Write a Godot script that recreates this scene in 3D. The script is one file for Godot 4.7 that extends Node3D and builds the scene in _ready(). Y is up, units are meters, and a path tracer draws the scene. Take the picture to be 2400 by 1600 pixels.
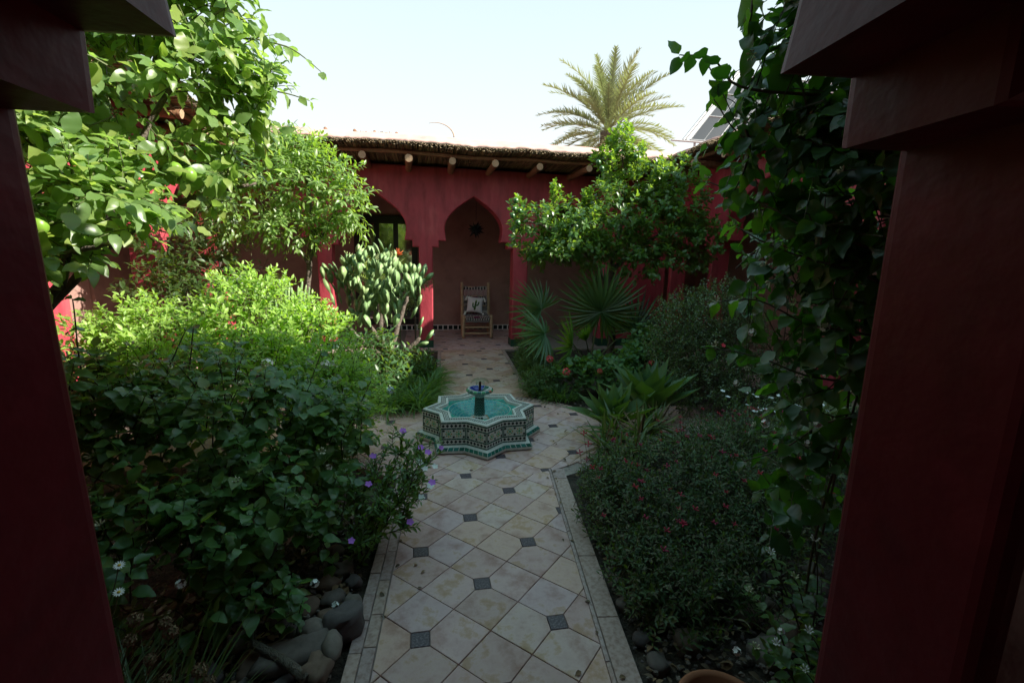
extends Node3D

var rng := RandomNumberGenerator.new()
var eye := Vector3(0, 1.65, 0)
var lens_basis: Basis
var M := {}

# x to the right, y up, z metres ahead of where the photographer stands
func V(x: float, y: float, z: float) -> Vector3:
	return Vector3(x, y, -z)

func rr(a: float, b: float) -> float:
	return rng.randf_range(a, b)

func rdir() -> Vector3:
	var y := rr(-1, 1)
	var a := rr(0, TAU)
	var q := sqrt(1.0 - y * y)
	return Vector3(q * cos(a), y, q * sin(a))

# ---------------------------------------------------------------- tagging
func tag(o: Node, label := "", category := "", group := "", kind := "") -> Node:
	if label: o.set_meta("label", label)
	if category: o.set_meta("category", category)
	if group: o.set_meta("group", group)
	if kind: o.set_meta("kind", kind)
	return o

func base(called: String, at: Vector3, label: String, category: String, group := "", turn := 0.0) -> Node3D:
	var o := Node3D.new()
	o.name = called
	add_child(o, true)
	o.position = at
	o.rotation.y = turn
	tag(o, label, category, group)
	return o

func put(called: String, mesh: Mesh, mat: Material, parent: Node, xf := Transform3D()) -> MeshInstance3D:
	var o := MeshInstance3D.new()
	o.name = called
	o.mesh = mesh
	if mat: o.material_override = mat
	parent.add_child(o, true)
	o.transform = xf
	return o

func stuff(o: Node) -> Node:
	o.set_meta("kind", "stuff")
	return o

func many(called: String, mesh: Mesh, mat: Material, parent: Node, where: Array) -> void:
	if where.is_empty(): return
	var mm := MultiMesh.new()
	mm.transform_format = MultiMesh.TRANSFORM_3D
	mm.mesh = mesh
	mm.instance_count = where.size()
	for i in where.size():
		mm.set_instance_transform(i, where[i])
	var o := MultiMeshInstance3D.new()
	o.name = called
	o.multimesh = mm
	o.material_override = mat
	parent.add_child(o, true)
	o.set_meta("kind", "stuff")

# ---------------------------------------------------------------- shapes
func start(smooth := false) -> SurfaceTool:
	var st := SurfaceTool.new()
	st.begin(Mesh.PRIMITIVE_TRIANGLES)
	st.set_smooth_group(0 if smooth else -1)
	return st

func done(st: SurfaceTool) -> ArrayMesh:
	st.generate_normals()
	return st.commit()

func tri(st: SurfaceTool, a: Vector3, b: Vector3, c: Vector3) -> void:
	st.add_vertex(a); st.add_vertex(b); st.add_vertex(c)

func quad(st: SurfaceTool, a: Vector3, b: Vector3, c: Vector3, d: Vector3) -> void:
	tri(st, a, b, c); tri(st, a, c, d)

func box(st: SurfaceTool, c: Vector3, s: Vector3, b := Basis(), ch := 0.0) -> void:
	# a box with chamfered edges round its top and bottom (y) when ch is given
	var h := s * 0.5
	var rings := [[-h.y, ch], [-h.y + ch, 0.0], [h.y - ch, 0.0], [h.y, ch]] if ch > 0.0 else [[-h.y, 0.0], [h.y, 0.0]]
	var pts := []
	for r in rings:
		var e: float = r[1]
		var row := []
		for k in [[-1, -1], [1, -1], [1, 1], [-1, 1]]:
			row.append(c + b * Vector3(k[0] * (h.x - e), r[0], k[1] * (h.z - e)))
		pts.append(row)
	for i in pts.size() - 1:
		for k in 4:
			var n := (k + 1) % 4
			quad(st, pts[i][k], pts[i][n], pts[i + 1][n], pts[i + 1][k])
	var t: Array = pts[-1]
	quad(st, t[0], t[1], t[2], t[3])
	t = pts[0]
	quad(st, t[3], t[2], t[1], t[0])

func tube(st: SurfaceTool, pts: Array, radii: Array, sides := 6, cap := true) -> void:
	var rings := []
	var side := Vector3.ZERO
	for i in pts.size():
		var d: Vector3 = (pts[mini(i + 1, pts.size() - 1)] - pts[maxi(i - 1, 0)]).normalized()
		if side == Vector3.ZERO:
			side = d.cross(Vector3.UP if absf(d.y) < 0.9 else Vector3.RIGHT).normalized()
		else:
			side = (side - d * side.dot(d)).normalized()
		var up := d.cross(side)
		var ring := []
		for k in sides:
			var a := TAU * k / sides
			ring.append(pts[i] + (side * cos(a) + up * sin(a)) * float(radii[i]))
		rings.append(ring)
	for i in rings.size() - 1:
		for k in sides:
			var n := (k + 1) % sides
			quad(st, rings[i][k], rings[i + 1][k], rings[i + 1][n], rings[i][n])
	if cap:
		for e in [0, rings.size() - 1]:
			for k in range(1, sides - 1):
				if e == 0: tri(st, rings[e][0], rings[e][k], rings[e][k + 1])
				else: tri(st, rings[e][0], rings[e][k + 1], rings[e][k])

func curve(pts: Array, n: int) -> Array:
	var out := []
	for i in n:
		var t := float(i) / (n - 1) * (pts.size() - 1)
		var k := mini(int(t), pts.size() - 2)
		var u := t - k
		var p0: Vector3 = pts[maxi(k - 1, 0)]
		var p3: Vector3 = pts[mini(k + 2, pts.size() - 1)]
		out.append((pts[k] as Vector3).cubic_interpolate(pts[k + 1], p0, p3, u))
	return out

func taper(r0: float, r1: float, n: int) -> Array:
	var out := []
	for i in n: out.append(lerpf(r0, r1, float(i) / (n - 1)))
	return out

func lathe(st: SurfaceTool, prof: Array, sides := 24, at := Vector3.ZERO) -> void:
	for i in prof.size() - 1:
		var p: Vector2 = prof[i]
		var q: Vector2 = prof[i + 1]
		for k in sides:
			var a := TAU * k / sides
			var b := TAU * (k + 1) / sides
			var P := func(v: Vector2, w: float) -> Vector3: return at + Vector3(v.x * sin(w), v.y, v.x * cos(w))
			if p.x > 1e-5: tri(st, P.call(p, a), P.call(q, b), P.call(p, b))
			if q.x > 1e-5: tri(st, P.call(p, a), P.call(q, a), P.call(q, b))

func rock(st: SurfaceTool, c: Vector3, s: Vector3, b: Basis, seed_: int, angular: float) -> void:
	var nz := FastNoiseLite.new()
	nz.seed = seed_
	nz.frequency = 0.9
	var rows := 8
	var cols := 12
	var P := []
	for i in rows + 1:
		var row := []
		for k in cols:
			var th := PI * i / rows
			var ph := TAU * k / cols
			var d := Vector3(sin(th) * cos(ph), cos(th), sin(th) * sin(ph))
			var q := 2.0 + angular * 4.0
			var r := 1.0 / pow(pow(absf(d.x), q) + pow(absf(d.y), q) + pow(absf(d.z), q), 1.0 / q)
			r *= 1.0 + nz.get_noise_3dv(d) * (0.3 + 0.3 * angular)
			row.append(c + b * (d * r * s))
		P.append(row)
	for i in rows:
		for k in cols:
			var n := (k + 1) % cols
			if i > 0: tri(st, P[i][k], P[i][n], P[i + 1][n])
			if i < rows - 1: tri(st, P[i][k], P[i + 1][n], P[i + 1][k])

func slab(st: SurfaceTool, poly: PackedVector2Array, y0: float, y1: float, ch := 0.0, uv_off := Vector2.ZERO) -> void:
	# a flat piece from an outline in (x, metres ahead); top edge chamfered
	var top := poly
	if ch > 0.0:
		var sh := Geometry2D.offset_polygon(poly, -ch)
		if sh.size() == 1 and sh[0].size() == poly.size(): top = sh[0]
		else: ch = 0.0
	var ix := Geometry2D.triangulate_polygon(top)
	for i in ix:
		st.set_uv(top[i] + uv_off)
		st.add_vertex(V(top[i].x, y1, top[i].y))
	var n := poly.size()
	# match the shrunk outline to the outline by its nearest corner
	var off := 0
	if ch > 0.0:
		var best := 1e9
		for k in n:
			var d := top[k].distance_to(poly[0])
			if d < best: best = d; off = k
	for k in n:
		var a := poly[k]
		var b := poly[(k + 1) % n]
		var yt := y1 - ch
		for q in [[a, y0], [b, y0], [b, yt], [a, y0], [b, yt], [a, yt]]:
			st.set_uv(q[0] + uv_off)
			st.add_vertex(V(q[0].x, q[1], q[0].y))
		if ch > 0.0:
			var ta := top[(k + off) % n]
			var tb := top[(k + 1 + off) % n]
			for q in [[a, yt], [b, yt], [tb, y1], [a, yt], [tb, y1], [ta, y1]]:
				st.set_uv(q[0] + uv_off)
				st.add_vertex(V(q[0].x, q[1], q[0].y))

# ---------------------------------------------------------------- materials
func lin(r: float, g: float, b: float) -> Color:
	return Color(r, g, b).linear_to_srgb()

func mat(c: Color, rough := 0.7, spec := 0.5) -> StandardMaterial3D:
	var m := StandardMaterial3D.new()
	m.albedo_color = c
	m.roughness = rough
	m.metallic_specular = spec
	return m

func leafmat(r: float, g: float, b: float, through := 0.22, rough := 0.42, tr := Color(0.62, 1.0, 0.07)) -> StandardMaterial3D:
	var m := mat(lin(r, g, b), rough, 0.5)
	m.backlight_enabled = true
	m.backlight = Color(tr.r * through * 2.0, tr.g * through * 2.0, tr.b * through * 2.0).linear_to_srgb()
	return m

func noise(seed_: int, freq: float, cols: Array, oct := 5, kind := FastNoiseLite.TYPE_SIMPLEX_SMOOTH, size := 512) -> NoiseTexture2D:
	var f := FastNoiseLite.new()
	f.seed = seed_
	f.noise_type = kind
	f.frequency = freq
	f.fractal_octaves = oct
	f.fractal_gain = 0.55
	var t := NoiseTexture2D.new()
	t.width = size
	t.height = size
	t.seamless = true
	t.noise = f
	if cols.size():
		var g := Gradient.new()
		var offs := PackedFloat32Array()
		var cc := PackedColorArray()
		for c in cols:
			offs.append(c[0]); cc.append(c[1])
		g.offsets = offs
		g.colors = cc
		t.color_ramp = g
	return t

func triplanar(m: StandardMaterial3D, scale: float) -> StandardMaterial3D:
	m.uv1_triplanar = true
	m.uv1_world_triplanar = true
	m.uv1_scale = Vector3.ONE * scale
	return m

func rough_plaster(seed_: int, a: Color, b: Color, c: Color, rough: float, bump: float, scale := 0.45) -> StandardMaterial3D:
	var m := mat(Color.WHITE, rough, 0.5)
	m.albedo_texture = noise(seed_, 0.008, [[0.0, a], [0.42, b], [0.6, b], [1.0, c]])
	m.heightmap_enabled = true
	m.heightmap_scale = bump
	m.heightmap_texture = noise(seed_ + 7, 0.012, [], 6)
	return triplanar(m, scale)

func materials() -> void:
	M.red = rough_plaster(11, lin(0.27, 0.028, 0.042), lin(0.41, 0.05, 0.072), lin(0.52, 0.1, 0.115), 0.5, 0.8)
	M.red.detail_enabled = true
	M.red.detail_blend_mode = BaseMaterial3D.BLEND_MODE_MUL
	M.red.detail_uv_layer = BaseMaterial3D.DETAIL_UV_2
	M.red.detail_albedo = noise(19, 0.014, [[0.0, lin(0.72, 0.69, 0.69)], [0.35, lin(0.9, 0.89, 0.89)], [0.5, lin(1, 1, 1)], [0.8, lin(1, 1, 1)], [1.0, lin(0.8, 0.78, 0.76)]], 6)
	M.red.uv2_triplanar = true
	M.red.uv2_world_triplanar = true
	M.red.uv2_scale = Vector3(0.9, 0.13, 0.9)
	M.red.uv1_scale = Vector3(0.5, 0.25, 0.5)
	M.shaded_red = rough_plaster(23, lin(0.06, 0.003, 0.007), lin(0.088, 0.005, 0.01), lin(0.12, 0.01, 0.017), 0.5, 0.3, 0.9)  # red plaster with the shade on the near arch put into its colour
	M.shaded_red.metallic_specular = 0.27
	M.pink = rough_plaster(31, lin(0.46, 0.24, 0.21), lin(0.58, 0.35, 0.31), lin(0.66, 0.44, 0.39), 0.8, 1.0)
	M.brown = rough_plaster(41, lin(0.26, 0.15, 0.125), lin(0.33, 0.195, 0.165), lin(0.39, 0.24, 0.2), 0.75, 0.6)
	M.green_paint = mat(lin(0.012, 0.06, 0.035), 0.5)
	M.soil = rough_plaster(51, lin(0.02, 0.014, 0.01), lin(0.05, 0.035, 0.025), lin(0.1, 0.075, 0.055), 0.95, 2.0, 2.0)
	M.ground = rough_plaster(52, lin(0.3, 0.2, 0.14), lin(0.36, 0.25, 0.17), lin(0.42, 0.3, 0.21), 0.95, 2.0, 0.1)
	M.mortar = rough_plaster(53, lin(0.2, 0.15, 0.135), lin(0.3, 0.235, 0.21), lin(0.4, 0.33, 0.29), 0.95, 0.3, 3.0)
	M.tiles = []
	for i in 6:
		var m := mat([lin(1.0, 0.8, 0.8), lin(1, 0.85, 0.81), lin(0.92, 0.71, 0.69), lin(1.0, 0.77, 0.68), lin(0.96, 0.79, 0.83), lin(0.88, 0.7, 0.67)][i], 0.55)
		if i == 0:
			M.tile_tex = noise(61, 0.0035, [[0.0, lin(0.36, 0.23, 0.19)], [0.25, lin(0.48, 0.36, 0.33)], [0.45, lin(0.58, 0.47, 0.45)], [0.6, lin(0.62, 0.52, 0.5)], [0.75, lin(0.52, 0.4, 0.3)], [0.9, lin(0.46, 0.34, 0.22)], [1.0, lin(0.35, 0.26, 0.19)]], 6, FastNoiseLite.TYPE_SIMPLEX_SMOOTH, 1024)
			M.tile_tex.noise.fractal_gain = 0.68
			M.tile_tex.noise.fractal_octaves = 8
			M.tile_rough = noise(62, 0.02, [[0.0, Color(0.45, 0.45, 0.45)], [1.0, Color(0.85, 0.85, 0.85)]], 5)
		m.albedo_texture = M.tile_tex
		m.roughness = 1.0
		m.roughness_texture = M.tile_rough
		m.uv1_scale = Vector3(0.85, 0.85, 1)
		M.tiles.append(m)
	M.warm_tiles = []
	for i in 4:
		var m2 := mat([lin(0.92, 0.72, 0.6), lin(1, 0.82, 0.7), lin(0.85, 0.64, 0.52), lin(1, 0.9, 0.82)][i], 0.6)
		m2.albedo_texture = M.tile_tex
		m2.uv1_scale = Vector3(0.85, 0.85, 1)
		M.warm_tiles.append(m2)
	M.inset = mat(Color.WHITE, 0.5)
	M.inset.albedo_texture = noise(64, 0.03, [[0.0, lin(0.035, 0.022, 0.03)], [0.55, lin(0.085, 0.058, 0.072)], [1.0, lin(0.22, 0.17, 0.19)]], 4)
	M.inset.uv1_scale = Vector3(5, 5, 1)
	M.bricks = [mat(lin(1, 0.88, 0.9), 0.7), mat(lin(0.9, 0.77, 0.8), 0.7), mat(lin(1.0, 0.84, 0.8), 0.7)]
	for m3 in M.bricks:
		m3.albedo_texture = noise(66, 0.02, [[0.0, lin(0.28, 0.2, 0.17)], [0.5, lin(0.44, 0.36, 0.33)], [1.0, lin(0.52, 0.45, 0.42)]], 5)
		m3.uv1_scale = Vector3(3, 3, 1)
	M.wood = rough_plaster(71, lin(0.13, 0.06, 0.03), lin(0.24, 0.12, 0.06), lin(0.34, 0.19, 0.1), 0.7, 0.8, 3.0)
	M.pale_wood = rough_plaster(72, lin(0.3, 0.2, 0.12), lin(0.42, 0.29, 0.18), lin(0.5, 0.37, 0.24), 0.65, 0.4, 3.0)
	M.cut_wood = mat(lin(0.6, 0.48, 0.36), 0.8)
	M.reeds = [mat(lin(0.3, 0.23, 0.13), 0.7), mat(lin(0.22, 0.16, 0.09), 0.7), mat(lin(0.14, 0.1, 0.06), 0.8)]
	M.straw = mat(lin(0.06, 0.045, 0.03), 0.95)
	M.bark = rough_plaster(73, lin(0.06, 0.045, 0.035), lin(0.12, 0.095, 0.075), lin(0.2, 0.165, 0.135), 0.9, 1.5, 5.0)
	M.stem = mat(lin(0.09, 0.11, 0.04), 0.6)
	M.dark_stem = mat(lin(0.07, 0.055, 0.03), 0.7)
	M.black = mat(lin(0.012, 0.012, 0.014), 0.35)
	M.white = mat(lin(0.75, 0.74, 0.72), 0.7)
	M.petal = mat(lin(0.8, 0.8, 0.78), 0.6)
	M.grout = rough_plaster(81, lin(0.42, 0.4, 0.37), lin(0.58, 0.56, 0.53), lin(0.66, 0.65, 0.62), 0.6, 0.1, 6.0)
	M.zgreen = mat(lin(0.012, 0.085, 0.06), 0.18)
	M.zdark = mat(lin(0.012, 0.022, 0.022), 0.22)
	M.zyellow = mat(lin(0.45, 0.3, 0.04), 0.25)
	M.zmint = mat(lin(0.1, 0.36, 0.17), 0.25)
	M.zteal = [mat(lin(0.02, 0.33, 0.25), 0.12), mat(lin(0.03, 0.4, 0.3), 0.12), mat(lin(0.015, 0.26, 0.22), 0.12)]
	M.zpool = [mat(lin(0.07, 0.36, 0.36), 0.1), mat(lin(0.1, 0.42, 0.4), 0.1), mat(lin(0.05, 0.3, 0.32), 0.1)]
	M.zsea = [mat(lin(0.02, 0.13, 0.1), 0.2), mat(lin(0.03, 0.17, 0.15), 0.2), mat(lin(0.015, 0.1, 0.075), 0.2)]
	M.zblue = mat(lin(0.03, 0.05, 0.4), 0.2)
	M.zclay = mat(lin(0.4, 0.12, 0.05), 0.3)
	M.bronze = mat(lin(0.2, 0.16, 0.1), 0.4)
	M.bronze.metallic = 0.2
	M.stones = []
	for c in [lin(0.17, 0.135, 0.125), lin(0.23, 0.185, 0.165), lin(0.13, 0.105, 0.11), lin(0.2, 0.13, 0.1)]:
		var sm := mat(c, 0.85)
		sm.albedo_texture = noise(91, 0.012, [[0.0, lin(0.6, 0.58, 0.55)], [0.5, lin(0.85, 0.83, 0.8)], [1.0, lin(1, 1, 1)]], 6)
		sm.heightmap_enabled = true
		sm.heightmap_scale = 0.3
		sm.heightmap_texture = M.tile_rough
		M.stones.append(triplanar(sm, 3.0))

# ---------------------------------------------------------------- leaves and plants
func leaf(w: float, p: float, q: float, curl: float, fold: float, rows := 5, wave := 0.0, stalk := 0.0) -> ArrayMesh:
	# a blade one unit long along y, its upper face towards z
	var st := start(true)
	var P := []
	for i in rows + 1:
		var t := float(i) / rows
		var h := w * pow(maxf(sin(PI * pow(t, p)), 0.0), q)
		if i == rows: h = 0.0
		if i == 0: h = 0.0
		var z := -curl * t * t
		var y := stalk + t * (1.0 - stalk) - curl * curl * 0.35 * t * t
		var wz := wave * sin(i * 2.3) * w
		P.append([Vector3(-h, y, z + fold * h + wz), Vector3(0, y, z), Vector3(h, y, z + fold * h - wz)])
	for i in rows:
		for k in 2:
			var a: Vector3 = P[i][k]
			var b: Vector3 = P[i][k + 1]
			var c: Vector3 = P[i + 1][k + 1]
			var d: Vector3 = P[i + 1][k]
			if i == 0: tri(st, P[0][1], d, c)
			elif i == rows - 1: tri(st, a, P[rows][1], b)
			else: quad(st, a, d, c, b)
	if stalk > 0.0:
		st.set_smooth_group(-1)
		tri(st, Vector3(-0.012, 0, 0), Vector3(0, stalk * 1.4, 0), Vector3(0.012, 0, 0))
		tri(st, Vector3(0, 0, -0.012), Vector3(0, stalk * 1.4, 0), Vector3(0, 0, 0.012))
	return done(st)

func place(p: Vector3, dir: Vector3, up: Vector3, s: float) -> Transform3D:
	var y := dir.normalized()
	var z := up - y * up.dot(y)
	if z.length() < 1e-3: z = Vector3.RIGHT - y * y.x
	z = z.normalized()
	return Transform3D(Basis(y.cross(z) * s, y * s, z * s), p)

func in_view(p: Vector3) -> float:
	# distance from the lens, or a large number where the frame shows nothing
	var q := lens_basis.inverse() * (p - eye)
	if q.z > -0.2 or absf(q.x) > -q.z * 1.12 or absf(q.y) > -q.z * 0.75: return 1e6
	return q.length()

func fill(root: Node3D, s: Dictionary) -> Array:
	# twigs with leaves spread through rounded volumes; the leaves that show largest become parts
	var blobs: Array = s.blobs
	var weights := []
	var total := 0.0
	for b in blobs:
		var w: float = pow(b[1].x * b[1].y * b[1].z, 0.6) * (b[2] if b.size() > 2 else 1.0)
		weights.append(w); total += w
	var tw := start(true)
	var leaves := []
	var tips := []
	var at := root.position
	for n in int(s.twigs):
		var r := rng.randf() * total
		var bi := 0
		while bi < blobs.size() - 1 and r > weights[bi]:
			r -= weights[bi]; bi += 1
		var c: Vector3 = blobs[bi][0]
		var rad: Vector3 = blobs[bi][1]
		var d := rdir()
		if d.y < -0.2 and rng.randf() < s.get("thin_below", 0.3): d.y = -d.y
		var p: Vector3 = c + d * rad * lerpf(s.get("shell", 0.45), 1.0, sqrt(rng.randf()))
		if p.y < 0.06: p.y = rr(0.06, 0.2)
		if s.has("clear") and (s.clear as Callable).call(p): continue
		var a: Vector3 = (d * s.get("out", 0.7) + Vector3.UP * s.get("up", 0.5) + rdir() * s.get("wild", 0.5)).normalized()
		var L: float = s.len * rr(0.7, 1.35)
		var b0: Vector3 = p - a * L * 0.65
		var side := a.cross(rdir()).normalized()
		var sd := a.cross(side)
		var tp := []
		var sag: float = s.get("sag", 0.25)
		for i in 4:
			var t := i / 3.0
			tp.append(b0 + a * L * t + Vector3.DOWN * L * sag * t * t)
		tube(tw, tp.map(func(v): return v - at), taper(s.get("thick", 0.003), 0.0012, 4), 3, false)
		tips.append([tp[3], a])
		var k := int(s.leaves)
		var ph := rr(0, TAU)
		for i in k:
			var t := 0.12 + 0.88 * (i + 0.5) / k
			if s.get("paired", false):
				t = 0.12 + 0.88 * (int(i / 2.0) * 2 + 1.0) / k
			ph += PI if s.get("paired", false) and i % 2 == 1 else (PI / 2 + rr(-0.3, 0.3) if s.get("paired", false) else 2.4 + rr(-0.4, 0.4))
			var q: Vector3 = b0 + a * L * t + Vector3.DOWN * L * sag * t * t
			var rad_dir := side * cos(ph) + sd * sin(ph)
			var th := lerpf(s.get("open", 1.25), s.get("shut", 0.5), t) + rr(-0.25, 0.25)
			var dir: Vector3 = a * cos(th) + rad_dir * sin(th) + Vector3.DOWN * s.get("droop", 0.25) * rr(0.3, 1.5)
			var up: Vector3 = Vector3.UP * s.get("flat", 0.8) + d * 0.35 + a * 0.5 + Vector3(0.77, 0.57, 0.29) * s.get("sunward", 0.0) + rdir() * s.get("tumble", 0.5)
			var size: float = rr(s.size[0], s.size[1]) * (1.0 - 0.3 * t * t)
			if q.y < 0.02: continue
			leaves.append(place(q - at, dir, up, size))
	stuff(put("twig", done(tw), s.get("wood", M.stem), root))
	spread(root, leaves, s)
	return tips

func spread(root: Node3D, leaves: Array, s: Dictionary) -> void:
	var at := root.position
	var order := []
	for i in leaves.size():
		var d := in_view(leaves[i].origin + at)
		order.append([d / leaves[i].basis.y.length(), i])
	var most: int = s.get("parts", 0)
	if most > 0: order.sort_custom(func(x, y): return x[0] < y[0])
	var meshes: Array = s.mesh
	var mats: Array = s.mats
	var bins := []
	for m in mats.size() * meshes.size(): bins.append([])
	for n in order.size():
		var i: int = order[n][1]
		var mi := rng.randi() % mats.size()
		var me := rng.randi() % meshes.size()
		if n < most and order[n][0] < 1e5:
			put("leaf", meshes[me], mats[mi], root, leaves[i])
		else:
			bins[mi * meshes.size() + me].append(leaves[i])
	for b in bins.size():
		many("foliage", meshes[b % meshes.size()], mats[int(b / float(meshes.size()))], root, bins[b])

func limb(root: Node3D, called: String, pts: Array, r0: float, r1: float, m: Material, sides := 8) -> void:
	var st := start(true)
	var c := curve(pts, pts.size() * 4)
	for i in c.size():
		c[i] = c[i] - root.position
		if i > 0: c[i] += rdir() * r0 * 0.2
	tube(st, c, taper(r0, r1, c.size()), sides)
	put(called, done(st), m, root)

func stem_leaves(pts: Array, n: int, size: Array, droop: float, open: float) -> Array:
	# opposite pairs of leaves along a drawn stem
	var out := []
	var c := curve(pts, n)
	for i in n:
		var a: Vector3 = (c[mini(i + 1, n - 1)] - c[maxi(i - 1, 0)]).normalized()
		var side := a.cross(Vector3.UP).normalized().rotated(a, PI / 2 * (i % 2) * 0.6 + rr(-0.5, 0.5))
		for e in [-1, 1]:
			var dir: Vector3 = side * e * sin(open) + a * cos(open) + Vector3.DOWN * droop * rr(0.4, 1.4)
			out.append(place(c[i], dir, Vector3.UP + rdir() * 0.6, rr(size[0], size[1]) * (1.0 - 0.45 * i / n)))
	return out

func blade(w: float, curl: float, rows := 5) -> ArrayMesh:
	var st := start(true)
	var prev := []
	for i in rows + 1:
		var t := float(i) / rows
		var a := curl * t
		var p := Vector3(0, sin(a) / maxf(curl, 0.01), -(1.0 - cos(a)) / maxf(curl, 0.01))
		var h := w * (1.0 - t * t * 0.96)
		var row := [p + Vector3(-h, 0, h * 0.5), p, p + Vector3(h, 0, h * 0.5)]
		if i > 0:
			for k in 2: quad(st, prev[k], row[k], row[k + 1], prev[k + 1])
		prev = row
	return done(st)

func tuft(where: Vector3, n: int, spread_: float, size: Array, out: Array, lean := 0.5) -> void:
	for i in n:
		var a := rr(0, TAU)
		var d := Vector3(cos(a), 0, sin(a))
		var p := where + d * spread_ * sqrt(rng.randf())
		var dir := Vector3.UP + d * lean * rr(0.1, 1.3) + rdir() * 0.25
		out.append(place(p, dir, Vector3.UP - d * 0.9, rr(size[0], size[1])))

func flower_mesh(petals: int, w: float, cup: float) -> ArrayMesh:
	var st := start(true)
	for k in petals:
		var a := TAU * k / petals
		var d := Vector3(cos(a), 0, sin(a))
		var t := Vector3(-sin(a), 0, cos(a))
		var m := d * 0.6 + Vector3.UP * cup * 0.5
		var e := d + Vector3.UP * cup
		quad(st, Vector3.ZERO, m + t * w, e, m - t * w)
		tri(st, m + t * w, e + t * w * 0.5 - d * 0.08, e)
		tri(st, m - t * w, e, e - t * w * 0.5 - d * 0.08)
	return done(st)

func umbel(n: int, petals: int, spread_: float, small: float) -> ArrayMesh:
	# a rounded head of little flowers, one unit in radius
	var st := start(true)
	var f := flower_mesh(petals, 0.34, 0.15)
	for i in n:
		var y := 1.0 - 1.5 * (i + 0.5) / n
		var a := i * 2.4
		var q := sqrt(maxf(0.0, 1.0 - y * y))
		var d := Vector3(q * cos(a), y * 0.8, q * sin(a))
		var z := d.cross(Vector3(0.3, 0.2, 1)).normalized()
		st.append_from(f, 0, Transform3D(Basis(z.cross(d).normalized() * small, d.normalized() * small, z * small), d * spread_))
	return done(st)

# ---------------------------------------------------------------- the arcaded galleries
func arch_outline(cx: float, sx: float, lift: float, post: float) -> Array:
	# from the foot of the left pillar over the point of the arch to the foot of the right one
	var half := [[-post, -0.02], [-post, 1.78 + lift], [-0.608 * sx, 1.78 + lift], [-0.608 * sx, 1.893 + lift], [-0.478 * sx, 1.893 + lift]]
	var crv := [Vector3(-0.478, 1.893, 0), Vector3(-0.496, 2.0, 0), Vector3(-0.505, 2.1, 0), Vector3(-0.488, 2.2, 0), Vector3(-0.437, 2.3, 0), Vector3(-0.355, 2.4, 0), Vector3(-0.25, 2.49, 0), Vector3(-0.13, 2.575, 0), Vector3(0, 2.66, 0)]
	var c := curve(crv, 30)
	for i in range(3, c.size()):
		half.append([c[i].x * sx, 1.893 + (c[i].y - 1.893) * (1.0 + (sx - 1.0) * 0.1) + lift])
	var out := []
	for h in half: out.append(Vector2(cx + h[0], h[1]))
	half.reverse()
	for h in half.slice(1): out.append(Vector2(cx - h[0], h[1]))
	return out

func extrude(st: SurfaceTool, poly: Array, depth: float, ch: float) -> void:
	# front at z 0, back at -depth, edges rounded over ch
	var n := poly.size()
	var mit := []
	for i in n:
		var a: Vector2 = (poly[i] - poly[(i + n - 1) % n]).normalized()
		var b: Vector2 = (poly[(i + 1) % n] - poly[i]).normalized()
		var na := Vector2(a.y, -a.x)
		var nb := Vector2(b.y, -b.x)
		mit.append((na + nb) / maxf(1.0 + na.dot(nb), 0.4))
	var area := 0.0
	for i in n: area += poly[i].cross(poly[(i + 1) % n])
	var sgn := 1.0 if area < 0.0 else -1.0
	var rings := []
	var steps := 4
	for s in steps + 1:
		var t := PI / 2 * s / steps
		rings.append([ch * (1.0 - sin(t)), -ch * (1.0 - cos(t))])
	for s in steps + 1:
		var t := PI / 2 * (steps - s) / steps
		rings.append([ch * (1.0 - sin(t)), -depth + ch * (1.0 - cos(t))])
	var R := []
	for r in rings:
		var row := []
		for i in n:
			var v: Vector2 = poly[i] + mit[i] * sgn * float(r[0])
			row.append(Vector3(v.x, v.y, r[1]))
		R.append(row)
	for s in R.size() - 1:
		for i in n:
			var k := (i + 1) % n
			quad(st, R[s][i], R[s][k], R[s + 1][k], R[s + 1][i])
	for e in [0, R.size() - 1]:
		var flat := PackedVector2Array()
		for v in R[e]: flat.append(Vector2(v.x, v.y))
		var ix := Geometry2D.triangulate_polygon(flat)
		if ix.is_empty(): printerr("no triangles: ", flat.slice(flat.size() - 140))
		for i in ix: st.add_vertex(R[e][i])

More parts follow.
